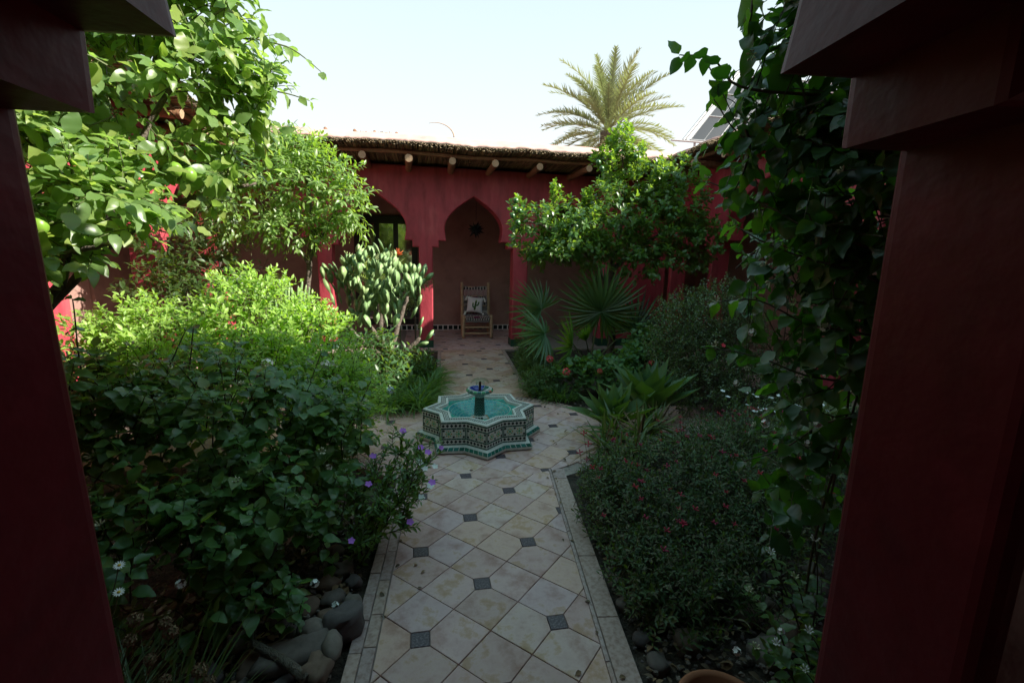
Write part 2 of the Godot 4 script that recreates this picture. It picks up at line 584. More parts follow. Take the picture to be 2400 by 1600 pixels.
func arcade(o: Node3D, x0: float, x1: float, arches: Array, s: Dictionary) -> void:
	# in the arcade's own axes: x along it, z towards the courtyard
	var T := 0.3
	var top := 3.12
	var poly := [Vector2(x0, -0.02)]
	for a in arches:
		var line := arch_outline(a[0], a[1], a[2], a[3])
		if a.size() > 4: line[-1].x -= a[4]
		poly.append_array(line)
	poly.append(Vector2(x1, -0.02)); poly.append(Vector2(x1, top)); poly.append(Vector2(x0, top))
	var st := start()
	extrude(st, poly, T, s.get("round", 0.022))
	put("wall", done(st), s.get("paint", M.red), o)
	# green painted feet of the pillars, 4 mm proud
	var edges := [x0]
	for a in arches: edges.append(a[0] - a[3]); edges.append(a[0] + a[3])
	edges.append(x1)
	for i in range(0, edges.size(), 2):
		st = start()
		box(st, Vector3((edges[i] + edges[i + 1]) / 2, 0.065, -T / 2), Vector3(edges[i + 1] - edges[i] + 0.008, 0.15, T + 0.008), Basis(), 0.006)
		put("pillar_foot", done(st), M.green_paint, o)
	var deep: float = s.get("deep", 2.05)
	var bx0: float = s.get("bx0", x0)
	var bx1: float = s.get("bx1", x1)
	st = start()
	box(st, Vector3((bx0 + bx1) / 2, 1.6, -deep - 0.15), Vector3(bx1 - bx0, 3.3, 0.3))
	put("back_wall", done(st), s.get("inner", M.brown), o)
	st = start()
	var ry: float = s.get("roof_y", 3.42)
	box(st, Vector3((bx0 + bx1) / 2, ry - 0.1, (-deep - 0.3 - 0.02) / 2), Vector3(bx1 - bx0, 0.17, deep + 0.28))
	put("roof", done(st), M.brown, o)
	if not s.has("beams"): return
	# log beams that carry the eaves
	var ov: float = s.get("over", 0.6)
	for b in s.beams:
		var r := rr(0.048, 0.06)
		var tipz := ov - rr(0.02, 0.12)
		var y := rr(3.06, 3.08)
		st = start(true)
		var pts := curve([Vector3(b, y, -deep), Vector3(b + rr(-0.05, 0.05), y, -deep / 2), Vector3(b, y, 0), Vector3(b + rr(-0.03, 0.03), y - 0.01, tipz)], 14)
		var rad := []
		for i in 14: rad.append(r * rr(0.93, 1.07))
		tube(st, pts, rad, 10, false)
		var beam := put("beam", done(st), M.wood, o)
		st = start()
		tube(st, [pts[13], pts[13] + Vector3(0, -0.0008, 0.004)], [rad[13], rad[13] * 0.96], 10)
		put("cut_end", done(st), M.pale_wood, beam)
	# the long pole under the reed tips
	st = start(true)
	var pp := []
	var pr := []
	var nn := int((x1 - x0) / 0.25)
	var wob := FastNoiseLite.new()
	wob.seed = int(s.get("seed", 5))
	wob.frequency = 0.35
	for i in nn + 1:
		var x := lerpf(x0, x1, float(i) / nn)
		pp.append(Vector3(x, 3.155 + wob.get_noise_2d(x, 3) * 0.05, ov - 0.2 + wob.get_noise_2d(x, 40) * 0.06))
		pr.append(0.03 + wob.get_noise_2d(x * 3, 80) * 0.01)
	tube(st, pp, pr, 8)
	put("eaves_pole", done(st), M.wood, o)
	# reeds laid side by side over the pole, three layers
	var reed := start(true)
	tube(reed, [Vector3(0, 0, 0), Vector3(0, 0, ov + 0.35)], [1.0, 1.0], 6, true)
	var unit := done(reed)
	var bins := [[], [], []]
	for layer in 3:
		var x := x0 - 0.1
		while x < x1 + 0.1:
			var r := rr(0.006, 0.0095)
			x += r * 1.9
			var y := 3.16 + layer * 0.02 + wob.get_noise_2d(x, 3) * 0.05 + rr(-0.003, 0.003)
			var z := -0.3 + layer * 0.012 + wob.get_noise_2d(x * 2.5, 120) * 0.07 + rr(-0.05, 0.02)
			var b := Basis(Vector3.UP, rr(-0.05, 0.05)) * Basis(Vector3.RIGHT, -0.035)
			bins[rng.randi() % 3].append(Transform3D(b.scaled_local(Vector3(r, r, 1)), Vector3(x, y, z)))
	for k in 3: many("reed", unit, M.reeds[k], o, bins[k])
	# straw and dried mud over the reeds, then the plastered ledge
	st = start(true)
	var led := start(true)
	var last := []
	var last2 := []
	var steps := int((x1 - x0 + 0.2) / 0.04)
	for i in steps + 1:
		var x := lerpf(x0 - 0.1, x1 + 0.1, float(i) / steps)
		var y := 3.255 + wob.get_noise_2d(x, 3) * 0.05
		var j := wob.get_noise_2d(x * 12, 200) * 0.035
		var j2 := wob.get_noise_2d(x * 5, 300) * 0.07
		var row := [Vector3(x, y - 0.02, ov - 0.3), Vector3(x, y - 0.008 + j * 0.5, ov - 0.03 + j2 + j), Vector3(x, y + 0.016 + j, ov - 0.02 + j2 - j * 0.5), Vector3(x, y + 0.034 + j * 0.6, ov - 0.06 + j2 * 0.6), Vector3(x, y + 0.03, ov - 0.3)]
		var l := 1.0 + j2
		var row2 := [Vector3(x, y + 0.02, ov - 0.08 + j2 * 0.6 + j * 0.4), Vector3(x, y + 0.045 + j * 0.4, ov - 0.065 + j2 * 0.6 + j * 0.5), Vector3(x, y + 0.075 + j * 0.3, ov - 0.11 + j2 * 0.5), Vector3(x, y + 0.13, ov - 0.3 + j2 * 0.2), Vector3(x, y + 0.24 * l, ov - 0.55), Vector3(x, y + 0.3 * l, ov - 0.85), Vector3(x, y + 0.28 * l, -0.5), Vector3(x, y + 0.26, -deep - 0.2)]
		if i > 0:
			for k in 4: quad(st, last[k], row[k], row[k + 1], last[k + 1])
			for k in 7: quad(led, last2[k], row2[k], row2[k + 1], last2[k + 1])
		last = row
		last2 = row2
	stuff(put("straw_layer", done(st), M.straw, o))
	put("roof_ledge", done(led), M.pink, o)

# ---------------------------------------------------------------- paving
func lay_tiles(parent: Node, region: PackedVector2Array, origin: Vector2, a: float, mats: Array, y: float, dot := 0.04) -> void:
	var q := a / sqrt(2.0)
	var lo := Vector2(1e9, 1e9)
	var hi := -lo
	for p in region: lo = lo.min(p); hi = hi.max(p)
	var P := func(i: int, j: int) -> Vector2: return origin + q * Vector2(i + j, i - j)
	for i in range(-60, 90):
		for j in range(-90, 60):
			var c: Vector2 = (P.call(i, j) + P.call(i + 1, j + 1)) * 0.5
			if c.x < lo.x - a or c.x > hi.x + a or c.y < lo.y - a or c.y > hi.y + a: continue
			var cell := PackedVector2Array([P.call(i, j), P.call(i + 1, j), P.call(i + 1, j + 1), P.call(i, j + 1)])
			var e := Vector2i(i if posmod(i, 2) == 0 else i + 1, j if posmod(j, 2) == 0 else j + 1)
			var d: Vector2 = P.call(e.x, e.y)
			var g := dot + 0.0035
			var hole := PackedVector2Array([d + Vector2(-g, -g), d + Vector2(g, -g), d + Vector2(g, g), d + Vector2(-g, g)])
			var shr := Geometry2D.offset_polygon(cell, -0.002)
			if shr.is_empty(): continue
			var cut := Geometry2D.clip_polygons(shr[0], hole)
			for piece in cut:
				for part in Geometry2D.intersect_polygons(piece, region):
					add_piece(parent, "tile", part, mats[rng.randi() % mats.size()], y)
			if e == Vector2i(i, j):
				var dp := PackedVector2Array([d + Vector2(-dot, -dot), d + Vector2(dot, -dot), d + Vector2(dot, dot), d + Vector2(-dot, dot)])
				for part in Geometry2D.intersect_polygons(dp, region): add_piece(parent, "inset_tile", part, M.inset, y)

func add_piece(parent: Node, called: String, poly: PackedVector2Array, m: Material, y: float) -> void:
	var area := 0.0
	for i in poly.size(): area += poly[i].cross(poly[(i + 1) % poly.size()])
	if absf(area) < 0.0006: return
	var st := start()
	slab(st, poly, y - 0.012, y + rr(-0.0012, 0.0012), 0.0018, Vector2(rr(0, 9), rr(0, 9)))
	put(called, done(st), m, parent)

func brick_row(parent: Node, pts: Array, w: float, l: float, y: float) -> void:
	# bricks laid end to end along a line, w wide to its right
	for i in pts.size() - 1:
		var a: Vector2 = pts[i]
		var b: Vector2 = pts[i + 1]
		var d := (b - a).normalized()
		var s := Vector2(d.y, -d.x)
		var t := 0.0
		var L := a.distance_to(b)
		while t < L - 0.01:
			var e := minf(t + l * rr(0.85, 1.15), L)
			if L - e < 0.04: e = L
			var poly := PackedVector2Array([a + d * (t + 0.002), a + d * (e - 0.002), a + d * (e - 0.002) + s * (w - 0.004), a + d * (t + 0.002) + s * (w - 0.004)])
			add_piece(parent, "border_brick", poly, M.bricks[rng.randi() % 3], y)
			t = e

# ---------------------------------------------------------------- fountain
func star(R: float, ratio := 0.79) -> Array:
	var out := []
	for k in 16:
		var a := TAU * k / 16
		var r := R if k % 2 == 0 else R * ratio
		out.append(Vector2(r * sin(a), r * cos(a)))
	return out

func star_band(st: SurfaceTool, R0: float, y0: float, R1: float, y1: float) -> void:
	var a := star(R0)
	var b := star(R1)
	for k in 16:
		var n := (k + 1) % 16
		quad(st, Vector3(a[k].x, y0, a[k].y), Vector3(a[n].x, y0, a[n].y), Vector3(b[n].x, y1, b[n].y), Vector3(b[k].x, y1, b[k].y))

func chip(st: SurfaceTool, o: Vector3, ux: Vector3, uy: Vector3, poly: Array, proud: float) -> void:
	# a small glazed piece standing proud of its bed
	var n := ux.cross(uy).normalized()
	var c := Vector3.ZERO
	var T := []
	var B := []
	for p in poly:
		B.append(o + ux * p.x + uy * p.y)
		c += B[-1]
	c /= poly.size()
	for b in B: T.append(b + (c - b) * 0.06 + n * proud)
	for i in poly.size():
		var k := (i + 1) % poly.size()
		quad(st, B[i], B[k], T[k], T[i])
	for i in range(1, poly.size() - 1): tri(st, T[0], T[i], T[i + 1])

func rect(x0: float, x1: float, y0: float, y1: float) -> Array:
	return [Vector2(x0, y0), Vector2(x1, y0), Vector2(x1, y1), Vector2(x0, y1)]

func ngon(c: Vector2, r: float, n: int, turn := 0.0) -> Array:
	var out := []
	for k in n: out.append(c + Vector2(cos(TAU * k / n + turn), sin(TAU * k / n + turn)) * r)
	return out

func fountain() -> void:
	var o := base("star_fountain", V(0.507, 0, 4.13), "low eight-pointed star fountain of green and white zellige on the paved circle", "fountain")
	var st := start()
	lathe(st, [Vector2(0.4, 0.0), Vector2(0.4, 0.012)], 24)
	put("footing", done(st), M.mortar, o)
	st = start()
	star_band(st, 0.001, 0.009, 0.57, 0.009)
	star_band(st, 0.57, 0.009, 0.584, 0.013)
	star_band(st, 0.584, 0.013, 0.588, 0.033)
	star_band(st, 0.588, 0.033, 0.562, 0.062)
	star_band(st, 0.562, 0.062, 0.52, 0.066)
	put("plinth", done(st), M.grout, o)
	# body: white bedded walls, rim, inner lip
	st = start()
	star_band(st, 0.52, 0.06, 0.52, 0.272)
	star_band(st, 0.52, 0.272, 0.514, 0.28)
	star_band(st, 0.514, 0.28, 0.39, 0.281)
	star_band(st, 0.39, 0.281, 0.384, 0.255)
	put("body", done(st), M.grout, o)
	var dark := start()
	var diam := start()
	var yel := start()
	var mint := start()
	var lo := star(0.588)
	var hi := star(0.562)
	for k in 16:
		var n := (k + 1) % 16
		# green tiles on the sloping plinth, one by one
		var A := Vector3(lo[k].x, 0.033, lo[k].y)
		var B := Vector3(lo[n].x, 0.033, lo[n].y)
		var C := Vector3(hi[n].x, 0.062, hi[n].y)
		var D := Vector3(hi[k].x, 0.062, hi[k].y)
		for i in 5:
			var t0 := i / 5.0 + 0.012
			var t1 := (i + 1) / 5.0 - 0.012
			var c := start()
			var P := [A.lerp(B, t0).lerp(D.lerp(C, t0), 0.06), A.lerp(B, t1).lerp(D.lerp(C, t1), 0.06), A.lerp(B, t1).lerp(D.lerp(C, t1), 0.9), A.lerp(B, t0).lerp(D.lerp(C, t0), 0.9)]
			var nn: Vector3 = (P[3] - P[0]).cross(P[1] - P[0]).normalized()
			if nn.y < 0: nn = -nn
			var T := []
			var cc: Vector3 = (P[0] + P[1] + P[2] + P[3]) / 4
			for p in P: T.append(p + (cc - p) * 0.06 + nn * 0.003)
			for e in 4: quad(c, P[e], P[(e + 1) % 4], T[(e + 1) % 4], T[e])
			quad(c, T[0], T[1], T[2], T[3])
			put("plinth_tile", done(c), M.zsea[rng.randi() % 3], o)
		# mosaic on each face of the body
		var s5 := star(0.52)
		var a := Vector3(s5[k].x, 0.066, s5[k].y)
		var b := Vector3(s5[n].x, 0.066, s5[n].y)
		var ux := (b - a).normalized()
		var W := a.distance_to(b)
		var uy := Vector3.UP
		if ux.cross(uy).dot(a) < 0.0:
			a = b
			ux = -ux
		for row in [[0.004, 0.013], [0.049, 0.061], [0.142, 0.154], [0.19, 0.203]]:
			for i in 5: chip(dark, a, ux, uy, rect(W * i / 5 + 0.001, W * (i + 1) / 5 - 0.001, row[0], row[1]), 0.0015)
		for yy in [0.031, 0.172]:
			for i in 6:
				var x := W * (i + 0.5) / 6
				var h := 0.0148
				chip(diam, a, ux, uy, [Vector2(x, yy - h), Vector2(x + h, yy), Vector2(x, yy + h), Vector2(x - h, yy)], 0.0015)
		for e in [0.004, W - 0.011]: chip(dark, a, ux, uy, rect(e, e + 0.008, 0.062, 0.141), 0.0015)
		for i in 2:
			var ct := Vector2(W * (0.3 + 0.4 * i), 0.1015)
			chip(mint, a, ux, uy, ngon(ct, 0.0115, 8), 0.0017)
			for e in 8:
				var ag := TAU * e / 8
				var q := ct + Vector2(cos(ag), sin(ag)) * 0.022
				chip(yel if (e + i) % 2 == 0 else mint, a, ux, uy, ngon(q, 0.0075, 4, ag), 0.0015)
		for i in 3:
			for yy in [0.074, 0.129]: chip(diam, a, ux, uy, ngon(Vector2(W * (0.1 + 0.4 * i), yy), 0.0105, 6), 0.0015)
		# two rows of chequers on the rim, between dark lines
		for row in [[0.478, 0.47, 0], [0.462, 0.45, 1], [0.445, 0.433, 2], [0.425, 0.418, 0]]:
			var r0 := star(row[0])
			var r1 := star(row[1])
			var p0 := Vector3(r0[k].x, 0.282, r0[k].y)
			var p1 := Vector3(r0[n].x, 0.282, r0[n].y)
			var p2 := Vector3(r1[n].x, 0.282, r1[n].y)
			var p3 := Vector3(r1[k].x, 0.282, r1[k].y)
			var cnt := 1 if row[2] == 0 else 9
			for i in cnt:
				var f0 := (i + (0.5 if row[2] == 2 else 0.0)) / cnt
				var f1 := f0 + (0.5 if row[2] else 1.0) / cnt
				quad(dark if row[2] == 0 else diam, p0.lerp(p1, f0), p0.lerp(p1, f1), p3.lerp(p2, f1), p3.lerp(p2, f0))
	stuff(put("green_zellige", done(dark), M.zgreen, o))
	stuff(put("dark_zellige", done(diam), M.zdark, o))
	stuff(put("yellow_zellige", done(yel), M.zyellow, o))
	stuff(put("mint_zellige", done(mint), M.zmint, o))
	# turquoise star floor and the sunken bowl
	st = start()
	star_band(st, 0.39, 0.252, 0.02, 0.252)
	var bed := star(0.386)
	var bowl := start(true)
	var prof := []
	for i in 9:
		var t := i / 8.0
		prof.append(Vector2(lerpf(0.285, 0.09, t), 0.254 - 0.105 * sin(t * PI / 2)))
	prof.append(Vector2(0.0, 0.148))
	lathe(bowl, prof, 48)
	put("basin", done(bowl), M.grout, o)
	# ledge of long turquoise tiles between the star lip and the bowl
	var ring := start()
	for k in 64:
		var a0 := TAU * k / 64
		var a1 := TAU * (k + 1) / 64
		var E := func(g: float) -> float:
			var u := fposmod(g, TAU / 8)
			if u > TAU / 16: u = TAU / 8 - u
			var p := Vector2(0, 0.386)
			var q := Vector2(0.386 * 0.79 * sin(TAU / 16), 0.386 * 0.79 * cos(TAU / 16))
			var d := Vector2(sin(u), cos(u))
			var e := q - p
			return p.cross(e) / d.cross(e)
		var e0: float = E.call(a0)
		var e1: float = E.call(a1)
		quad(ring, Vector3(e0 * sin(a0), 0.2535, e0 * cos(a0)), Vector3(e1 * sin(a1), 0.2535, e1 * cos(a1)), Vector3(0.284 * sin(a1), 0.2535, 0.284 * cos(a1)), Vector3(0.284 * sin(a0), 0.2535, 0.284 * cos(a0)))
	put("ledge", done(ring), M.grout, o)
	for k in 8:
		var tip := TAU * k / 8
		for sgn in [-1, 1]:
			for i in 3:
				# strips parallel with the star's edge
				var c := start()
				var p := Vector2(0, 0.386)
				var q := Vector2(sgn * 0.386 * 0.79 * sin(TAU / 16), 0.386 * 0.79 * cos(TAU / 16))
				var inner := func(f: float, v: Vector2) -> Vector2: return v * lerpf(1.0, 0.287 / v.length(), f)
				var m0: Vector2 = p.lerp(q, i / 3.0 + 0.02)
				var m1: Vector2 = p.lerp(q, (i + 1) / 3.0 - 0.02)
				var Q := [inner.call(0.06, m0), inner.call(0.06, m1), inner.call(0.95, m1), inner.call(0.95, m0)]
				var T := []
				for v in Q:
					var w: Vector2 = v.rotated(-tip)
					T.append(Vector3(w.x, 0.2555, w.y))
				quad(c, T[0], T[1], T[2], T[3])
				put("ledge_tile", done(c), M.zteal[rng.randi() % 3], o)
	var pools := [start(), start(), start()]
	for i in 8:
		var segs := 40 if i < 4 else 24
		for k in segs:
			var a0 := TAU * (k + 0.03 + 0.5 * (i % 2)) / segs
			var a1 := TAU * (k + 0.97 + 0.5 * (i % 2)) / segs
			var p: Vector2 = prof[i].lerp(prof[i + 1], 0.05) + Vector2(-0.001, 0.002)
			var q: Vector2 = prof[i].lerp(prof[i + 1], 0.95) + Vector2(-0.001, 0.002)
			quad(pools[rng.randi() % 3], Vector3(p.x * sin(a0), p.y, p.x * cos(a0)), Vector3(p.x * sin(a1), p.y, p.x * cos(a1)), Vector3(q.x * sin(a1), q.y, q.x * cos(a1)), Vector3(q.x * sin(a0), q.y, q.x * cos(a0)))
	for k in 3: stuff(put("pool_zellige", done(pools[k]), M.zpool[k], o))
	# column and its collar
	var col := start(true)
	lathe(col, [Vector2(0.095, 0.148), Vector2(0.085, 0.17), Vector2(0.058, 0.192), Vector2(0.051, 0.2), Vector2(0.047, 0.25), Vector2(0.042, 0.37), Vector2(0.046, 0.385), Vector2(0.085, 0.405), Vector2(0.118, 0.422), Vector2(0.124, 0.432), Vector2(0.122, 0.444), Vector2(0.112, 0.452), Vector2(0.1, 0.452), Vector2(0.085, 0.437), Vector2(0.05, 0.425), Vector2(0.0, 0.42)], 32)
	put("column", done(col), M.grout, o)
	var gc := start()
	var multi := [start(), start(), start(), start()]
	var rings := []
	for i in 12: rings.append([0.2 + i * 0.0145, 0.2 + i * 0.0145 + 0.0125, lerpf(0.0515, 0.0425, i / 12.0) + 0.001])
	for i in rings.size():
		for k in 14:
			var a0 := TAU * (k + 0.05 + 0.5 * (i % 2)) / 14
			var a1 := TAU * (k + 0.95 + 0.5 * (i % 2)) / 14
			var r: float = rings[i][2]
			quad(gc, Vector3(r * sin(a0), rings[i][0], r * cos(a0)), Vector3(r * sin(a1), rings[i][0], r * cos(a1)), Vector3(r * 0.99 * sin(a1), rings[i][1], r * 0.99 * cos(a1)), Vector3(r * 0.99 * sin(a0), rings[i][1], r * 0.99 * cos(a0)))
	for band in [[0.093, 0.155, 0.084, 0.174, 22], [0.08, 0.1775, 0.062, 0.19, 16]]:
		for k in band[4]:
			var a0: float = TAU * (k + 0.08) / band[4]
			var a1: float = TAU * (k + 0.92) / band[4]
			quad(multi[rng.randi() % 4], Vector3(band[0] * sin(a0), band[1] + 0.002, band[0] * cos(a0)) * Vector3(1.02, 1, 1.02), Vector3(band[0] * sin(a1), band[1] + 0.002, band[0] * cos(a1)) * Vector3(1.02, 1, 1.02), Vector3(band[2] * sin(a1), band[3] + 0.002, band[2] * cos(a1)) * Vector3(1.02, 1, 1.02), Vector3(band[2] * sin(a0), band[3] + 0.002, band[2] * cos(a0)) * Vector3(1.02, 1, 1.02))
	for band in [[0.052, 0.3905, 0.082, 0.4045, 18], [0.088, 0.407, 0.114, 0.4205, 24]]:
		for k in band[4]:
			var a0: float = TAU * (k + 0.08) / band[4]
			var a1: float = TAU * (k + 0.92) / band[4]
			quad(gc, Vector3(band[0] * sin(a0), band[1] - 0.0015, band[0] * cos(a0)), Vector3(band[0] * sin(a1), band[1] - 0.0015, band[0] * cos(a1)), Vector3(band[2] * sin(a1), band[3] - 0.0015, band[2] * cos(a1)), Vector3(band[2] * sin(a0), band[3] - 0.0015, band[2] * cos(a0)))
	stuff(put("column_zellige", done(gc), M.zgreen, o))
	var mm := [M.grout, M.zclay, M.zdark, M.zyellow]
	for k in 4: stuff(put("collar_zellige", done(multi[k]), mm[k], o))
	for k in 20:
		var a0 := TAU * (k + 0.06) / 20
		var a1 := TAU * (k + 0.94) / 20
		var c := start()
		var L := [[0.1255, 0.4325], [0.1235, 0.4445], [0.113, 0.4535]]
		for i in 2: quad(c, Vector3(L[i][0] * sin(a0), L[i][1], L[i][0] * cos(a0)), Vector3(L[i][0] * sin(a1), L[i][1], L[i][0] * cos(a1)), Vector3(L[i + 1][0] * sin(a1), L[i + 1][1], L[i + 1][0] * cos(a1)), Vector3(L[i + 1][0] * sin(a0), L[i + 1][1], L[i + 1][0] * cos(a0)))
		put("bowl_rim_tile", done(c), M.zclay if k == 2 else (M.zmint if k % 3 == 0 else M.zsea[k % 3]), o)
		if k % 2 == 0:
			c = start()
			a1 = TAU * (k + 1.9) / 20
			L = [[0.099, 0.454], [0.083, 0.4395], [0.05, 0.4275], [0.012, 0.4225]]
			for i in 3: quad(c, Vector3(L[i][0] * sin(a0), L[i][1], L[i][0] * cos(a0)), Vector3(L[i][0] * sin(a1), L[i][1], L[i][0] * cos(a1)), Vector3(L[i + 1][0] * sin(a1), L[i + 1][1], L[i + 1][0] * cos(a1)), Vector3(L[i + 1][0] * sin(a0), L[i + 1][1], L[i + 1][0] * cos(a0)))
			put("bowl_tile", done(c), [M.zblue, M.zblue, M.petal, M.zsea[1], M.zblue][(k / 2) % 5], o)
	# little metal palm in the bowl
	st = start(true)
	tube(st, [Vector3(0, 0.42, 0), Vector3(0.002, 0.47, 0), Vector3(0, 0.535, 0)], [0.013, 0.011, 0.012], 8)
	var pm := put("metal_palm", done(st), mat(lin(0.09, 0.05, 0.035), 0.5), o)
	for k in 8:
		var a := TAU * (k + 0.4) / 8
		st = start(true)
		var last := []
		for i in 6:
			var t := i / 5.0
			var r := 0.008 + 0.085 * t
			var h := 0.019 * sin(PI * pow(t, 0.7)) + 0.004
			var y := 0.538 + 0.018 * sin(t * 2.2) - 0.042 * t * t
			var d := Vector3(sin(a), 0, cos(a))
			var s := Vector3(cos(a), 0, -sin(a))
			var row := [d * r - s * h + Vector3.UP * (y - h * 0.35), d * r + Vector3.UP * y, d * r + s * h + Vector3.UP * (y - h * 0.35)]
			if i > 0:
				for e in 2: quad(st, last[e], row[e], row[e + 1], last[e + 1])
			last = row
		put("palm_leaf", done(st), M.bronze, pm)

# ---------------------------------------------------------------- chair, cushion, throw, lantern
func furniture() -> void:
	var o := base("wooden_chair", V(1.085, 0, 9.55), "pale round-pole wooden chair under the pointed arch by the brown wall", "chair")
	var pole := func(a: Vector3, b: Vector3, r: float, called: String) -> void:
		var st := start(true)
		var c := curve([a, a.lerp(b, 0.33) + rdir() * 0.006, a.lerp(b, 0.66) + rdir() * 0.006, b], 8)
		tube(st, c, [r * 0.92, r, r * 0.96, r, r * 1.03, r * 0.97, r, r * 0.92], 8)
		put(called, done(st), M.pale_wood, o)
	for s in [-1, 1]:
		pole.call(Vector3(s * 0.285, 0, 0.22), Vector3(s * 0.283, 0.475, 0.2), 0.034, "leg")
		pole.call(Vector3(s * 0.272, 0, -0.12), Vector3(s * 0.283, 1.1, -0.3), 0.033, "back_post")
		for y in [0.17, 0.4]: pole.call(Vector3(s * 0.28, y, 0.2), Vector3(s * 0.277, y, -0.17), 0.018, "side_rail")
	for y in [0.1, 0.22, 0.41]: pole.call(Vector3(-0.28, y, 0.215), Vector3(0.28, y, 0.215), 0.02, "front_rail")
	for q in [[0.2, -0.15], [0.41, -0.19], [0.62, -0.225], [0.82, -0.257], [1.0, -0.285]]: pole.call(Vector3(-0.275, q[0], q[1]), Vector3(0.275, q[0], q[1]), 0.018, "back_rail")
	for i in 8:
		var z := lerpf(0.18, -0.17, i / 7.0)
		pole.call(Vector3(-0.278, 0.432, z), Vector3(0.278, 0.432, z), 0.012, "seat_slat")
	# woven throw over seat and back
	var im := Image.create(160, 256, false, Image.FORMAT_RGB8)
	var cols := [Color(0.05, 0.045, 0.07), Color(0.7, 0.67, 0.66), Color(0.45, 0.04, 0.3), Color(0.62, 0.25, 0.3)]
	for y in 256:
		for x in 160:
			var band := int(y / 11.0) % 6
			var c: Color = cols[0]
			match band:
				0: c = cols[1] if (int(x / 4.0) + int(y / 4.0)) % 2 == 0 else cols[0]
				1: c = cols[0] if absf(fmod(x, 16.0) - 8.0) + absf(fmod(y, 11.0) - 5.0) > 6.0 else cols[1]
				2: c = cols[2] if x > 55 and x < 95 else (cols[1] if int(x / 6.0) % 2 == 0 else cols[0])
				3: c = cols[1] if int(x / 3.0) % 3 else cols[3]
				4: c = cols[0] if int(x / 10.0) % 2 == 0 else cols[1]
				5: c = cols[3] if x > 50 and x < 100 and int(x / 4.0) % 2 else cols[1]
			im.set_pixel(x, y, c.darkened(rng.randf() * 0.25))
	var tm := mat(Color.WHITE, 0.9)
	tm.albedo_texture = ImageTexture.create_from_image(im)
	var st := start(true)
	var path := [Vector3(0, 0.33, 0.245), Vector3(0, 0.43, 0.245), Vector3(0, 0.462, 0.2), Vector3(0, 0.455, 0.0), Vector3(0, 0.462, -0.13), Vector3(0, 0.5, -0.185), Vector3(0, 0.7, -0.22), Vector3(0, 0.98, -0.262), Vector3(0, 1.022, -0.285), Vector3(0, 0.98, -0.325), Vector3(0, 0.7, -0.3)]
	var c2 := curve(path, 40)
	var prev := []
	for i in 40:
		var row := []
		for k in 9:
			var x := lerpf(-0.245, 0.245, k / 8.0)
			row.append(c2[i] + Vector3(x + rr(-0.003, 0.003), 0.006 * sin(x * 30 + i * 0.5), 0.004 * sin(x * 47.0 + i)))
		if i > 0:
			for k in 8:
				for q in [[prev, k, i - 1], [row, k, i], [row, k + 1, i], [prev, k, i - 1], [row, k + 1, i], [prev, k + 1, i - 1]]:
					st.set_uv(Vector2(q[1] / 8.0, q[2] / 39.0))
					st.add_vertex(q[0][q[1]])
		prev = row
	tag(put("woven_throw", done(st), tm, self, Transform3D(Basis(), o.position)), "black, white and magenta patterned woven throw draped over the wooden chair", "throw")
	# cushion with a cactus motif and corner tassels
	var b := Basis(Vector3.RIGHT, -0.22) * Basis(Vector3.FORWARD, 0.11)
	var cu := Node3D.new()
	cu.name = "cactus_cushion"
	add_child(cu)
	cu.transform = Transform3D(b, o.position + Vector3(-0.02, 0.65, -0.1))
	tag(cu, "white square cushion with a green cactus and tassels leaning on the chair back", "cushion")
	st = start(true)
	var H := 0.165
	var face := func(x: float, y: float, s: float) -> Vector3:
		var p := 1.0 - 0.07 * (1.0 - pow(absf(x), 2.0)) * pow(absf(y), 3.0)
		var q := 1.0 - 0.07 * (1.0 - pow(absf(y), 2.0)) * pow(absf(x), 3.0)
		return Vector3(x * H * q, y * H * p, s * 0.065 * pow(maxf(0.0, (1.0 - pow(absf(x), 2.6)) * (1.0 - pow(absf(y), 2.6))), 0.6) + s * 0.002)
	for s in [-1.0, 1.0]:
		for i in 14:
			for k in 14:
				var x0 := i / 7.0 - 1.0
				var y0 := k / 7.0 - 1.0
				quad(st, face.call(x0, y0, s), face.call(x0 + 1 / 7.0, y0, s), face.call(x0 + 1 / 7.0, y0 + 1 / 7.0, s), face.call(x0, y0 + 1 / 7.0, s))
	put("cover", done(st), mat(lin(0.72, 0.7, 0.74), 0.9), cu)
	var strip := func(pts: Array, w: float, called: String, m: Material) -> void:
		var s2 := start(true)
		var c := curve(pts.map(func(p): return Vector3(p[0], p[1], 0)), 14)
		var pr := []
		for i in 14:
			var d: Vector3 = (c[mini(i + 1, 13)] - c[maxi(i - 1, 0)]).normalized()
			var n := Vector3(-d.y, d.x, 0) * w * (1.0 if i > 0 and i < 13 else 0.5)
			var row := []
			for e in [-1.0, 0.0, 1.0]:
				var p: Vector3 = c[i] + n * e
				row.append((face.call(p.x, p.y, 1.0) as Vector3) + Vector3(0, 0, 0.003))
			if i > 0:
				for e in 2: quad(s2, pr[e], row[e], row[e + 1], pr[e + 1])
			pr = row
		put(called, done(s2), m, cu)
	var gm := mat(lin(0.035, 0.1, 0.025), 0.9)
	var ym := mat(lin(0.22, 0.3, 0.05), 0.9)
	strip.call([[-0.05, -0.72], [0.0, -0.2], [0.08, 0.48]], 0.12, "cactus_stem", gm)
	strip.call([[0.0, -0.38], [-0.26, -0.3], [-0.3, 0.12]], 0.09, "cactus_arm", gm)
	strip.call([[0.05, -0.12], [0.3, -0.05], [0.42, 0.3]], 0.09, "cactus_arm", gm)
	strip.call([[0.075, 0.44], [0.09, 0.5], [0.1, 0.58]], 0.09, "cactus_tip", ym)
	strip.call([[-0.295, 0.1], [-0.3, 0.15], [-0.3, 0.22]], 0.08, "cactus_tip", ym)
	strip.call([[0.41, 0.28], [0.43, 0.33], [0.45, 0.4]], 0.08, "cactus_tip", ym)
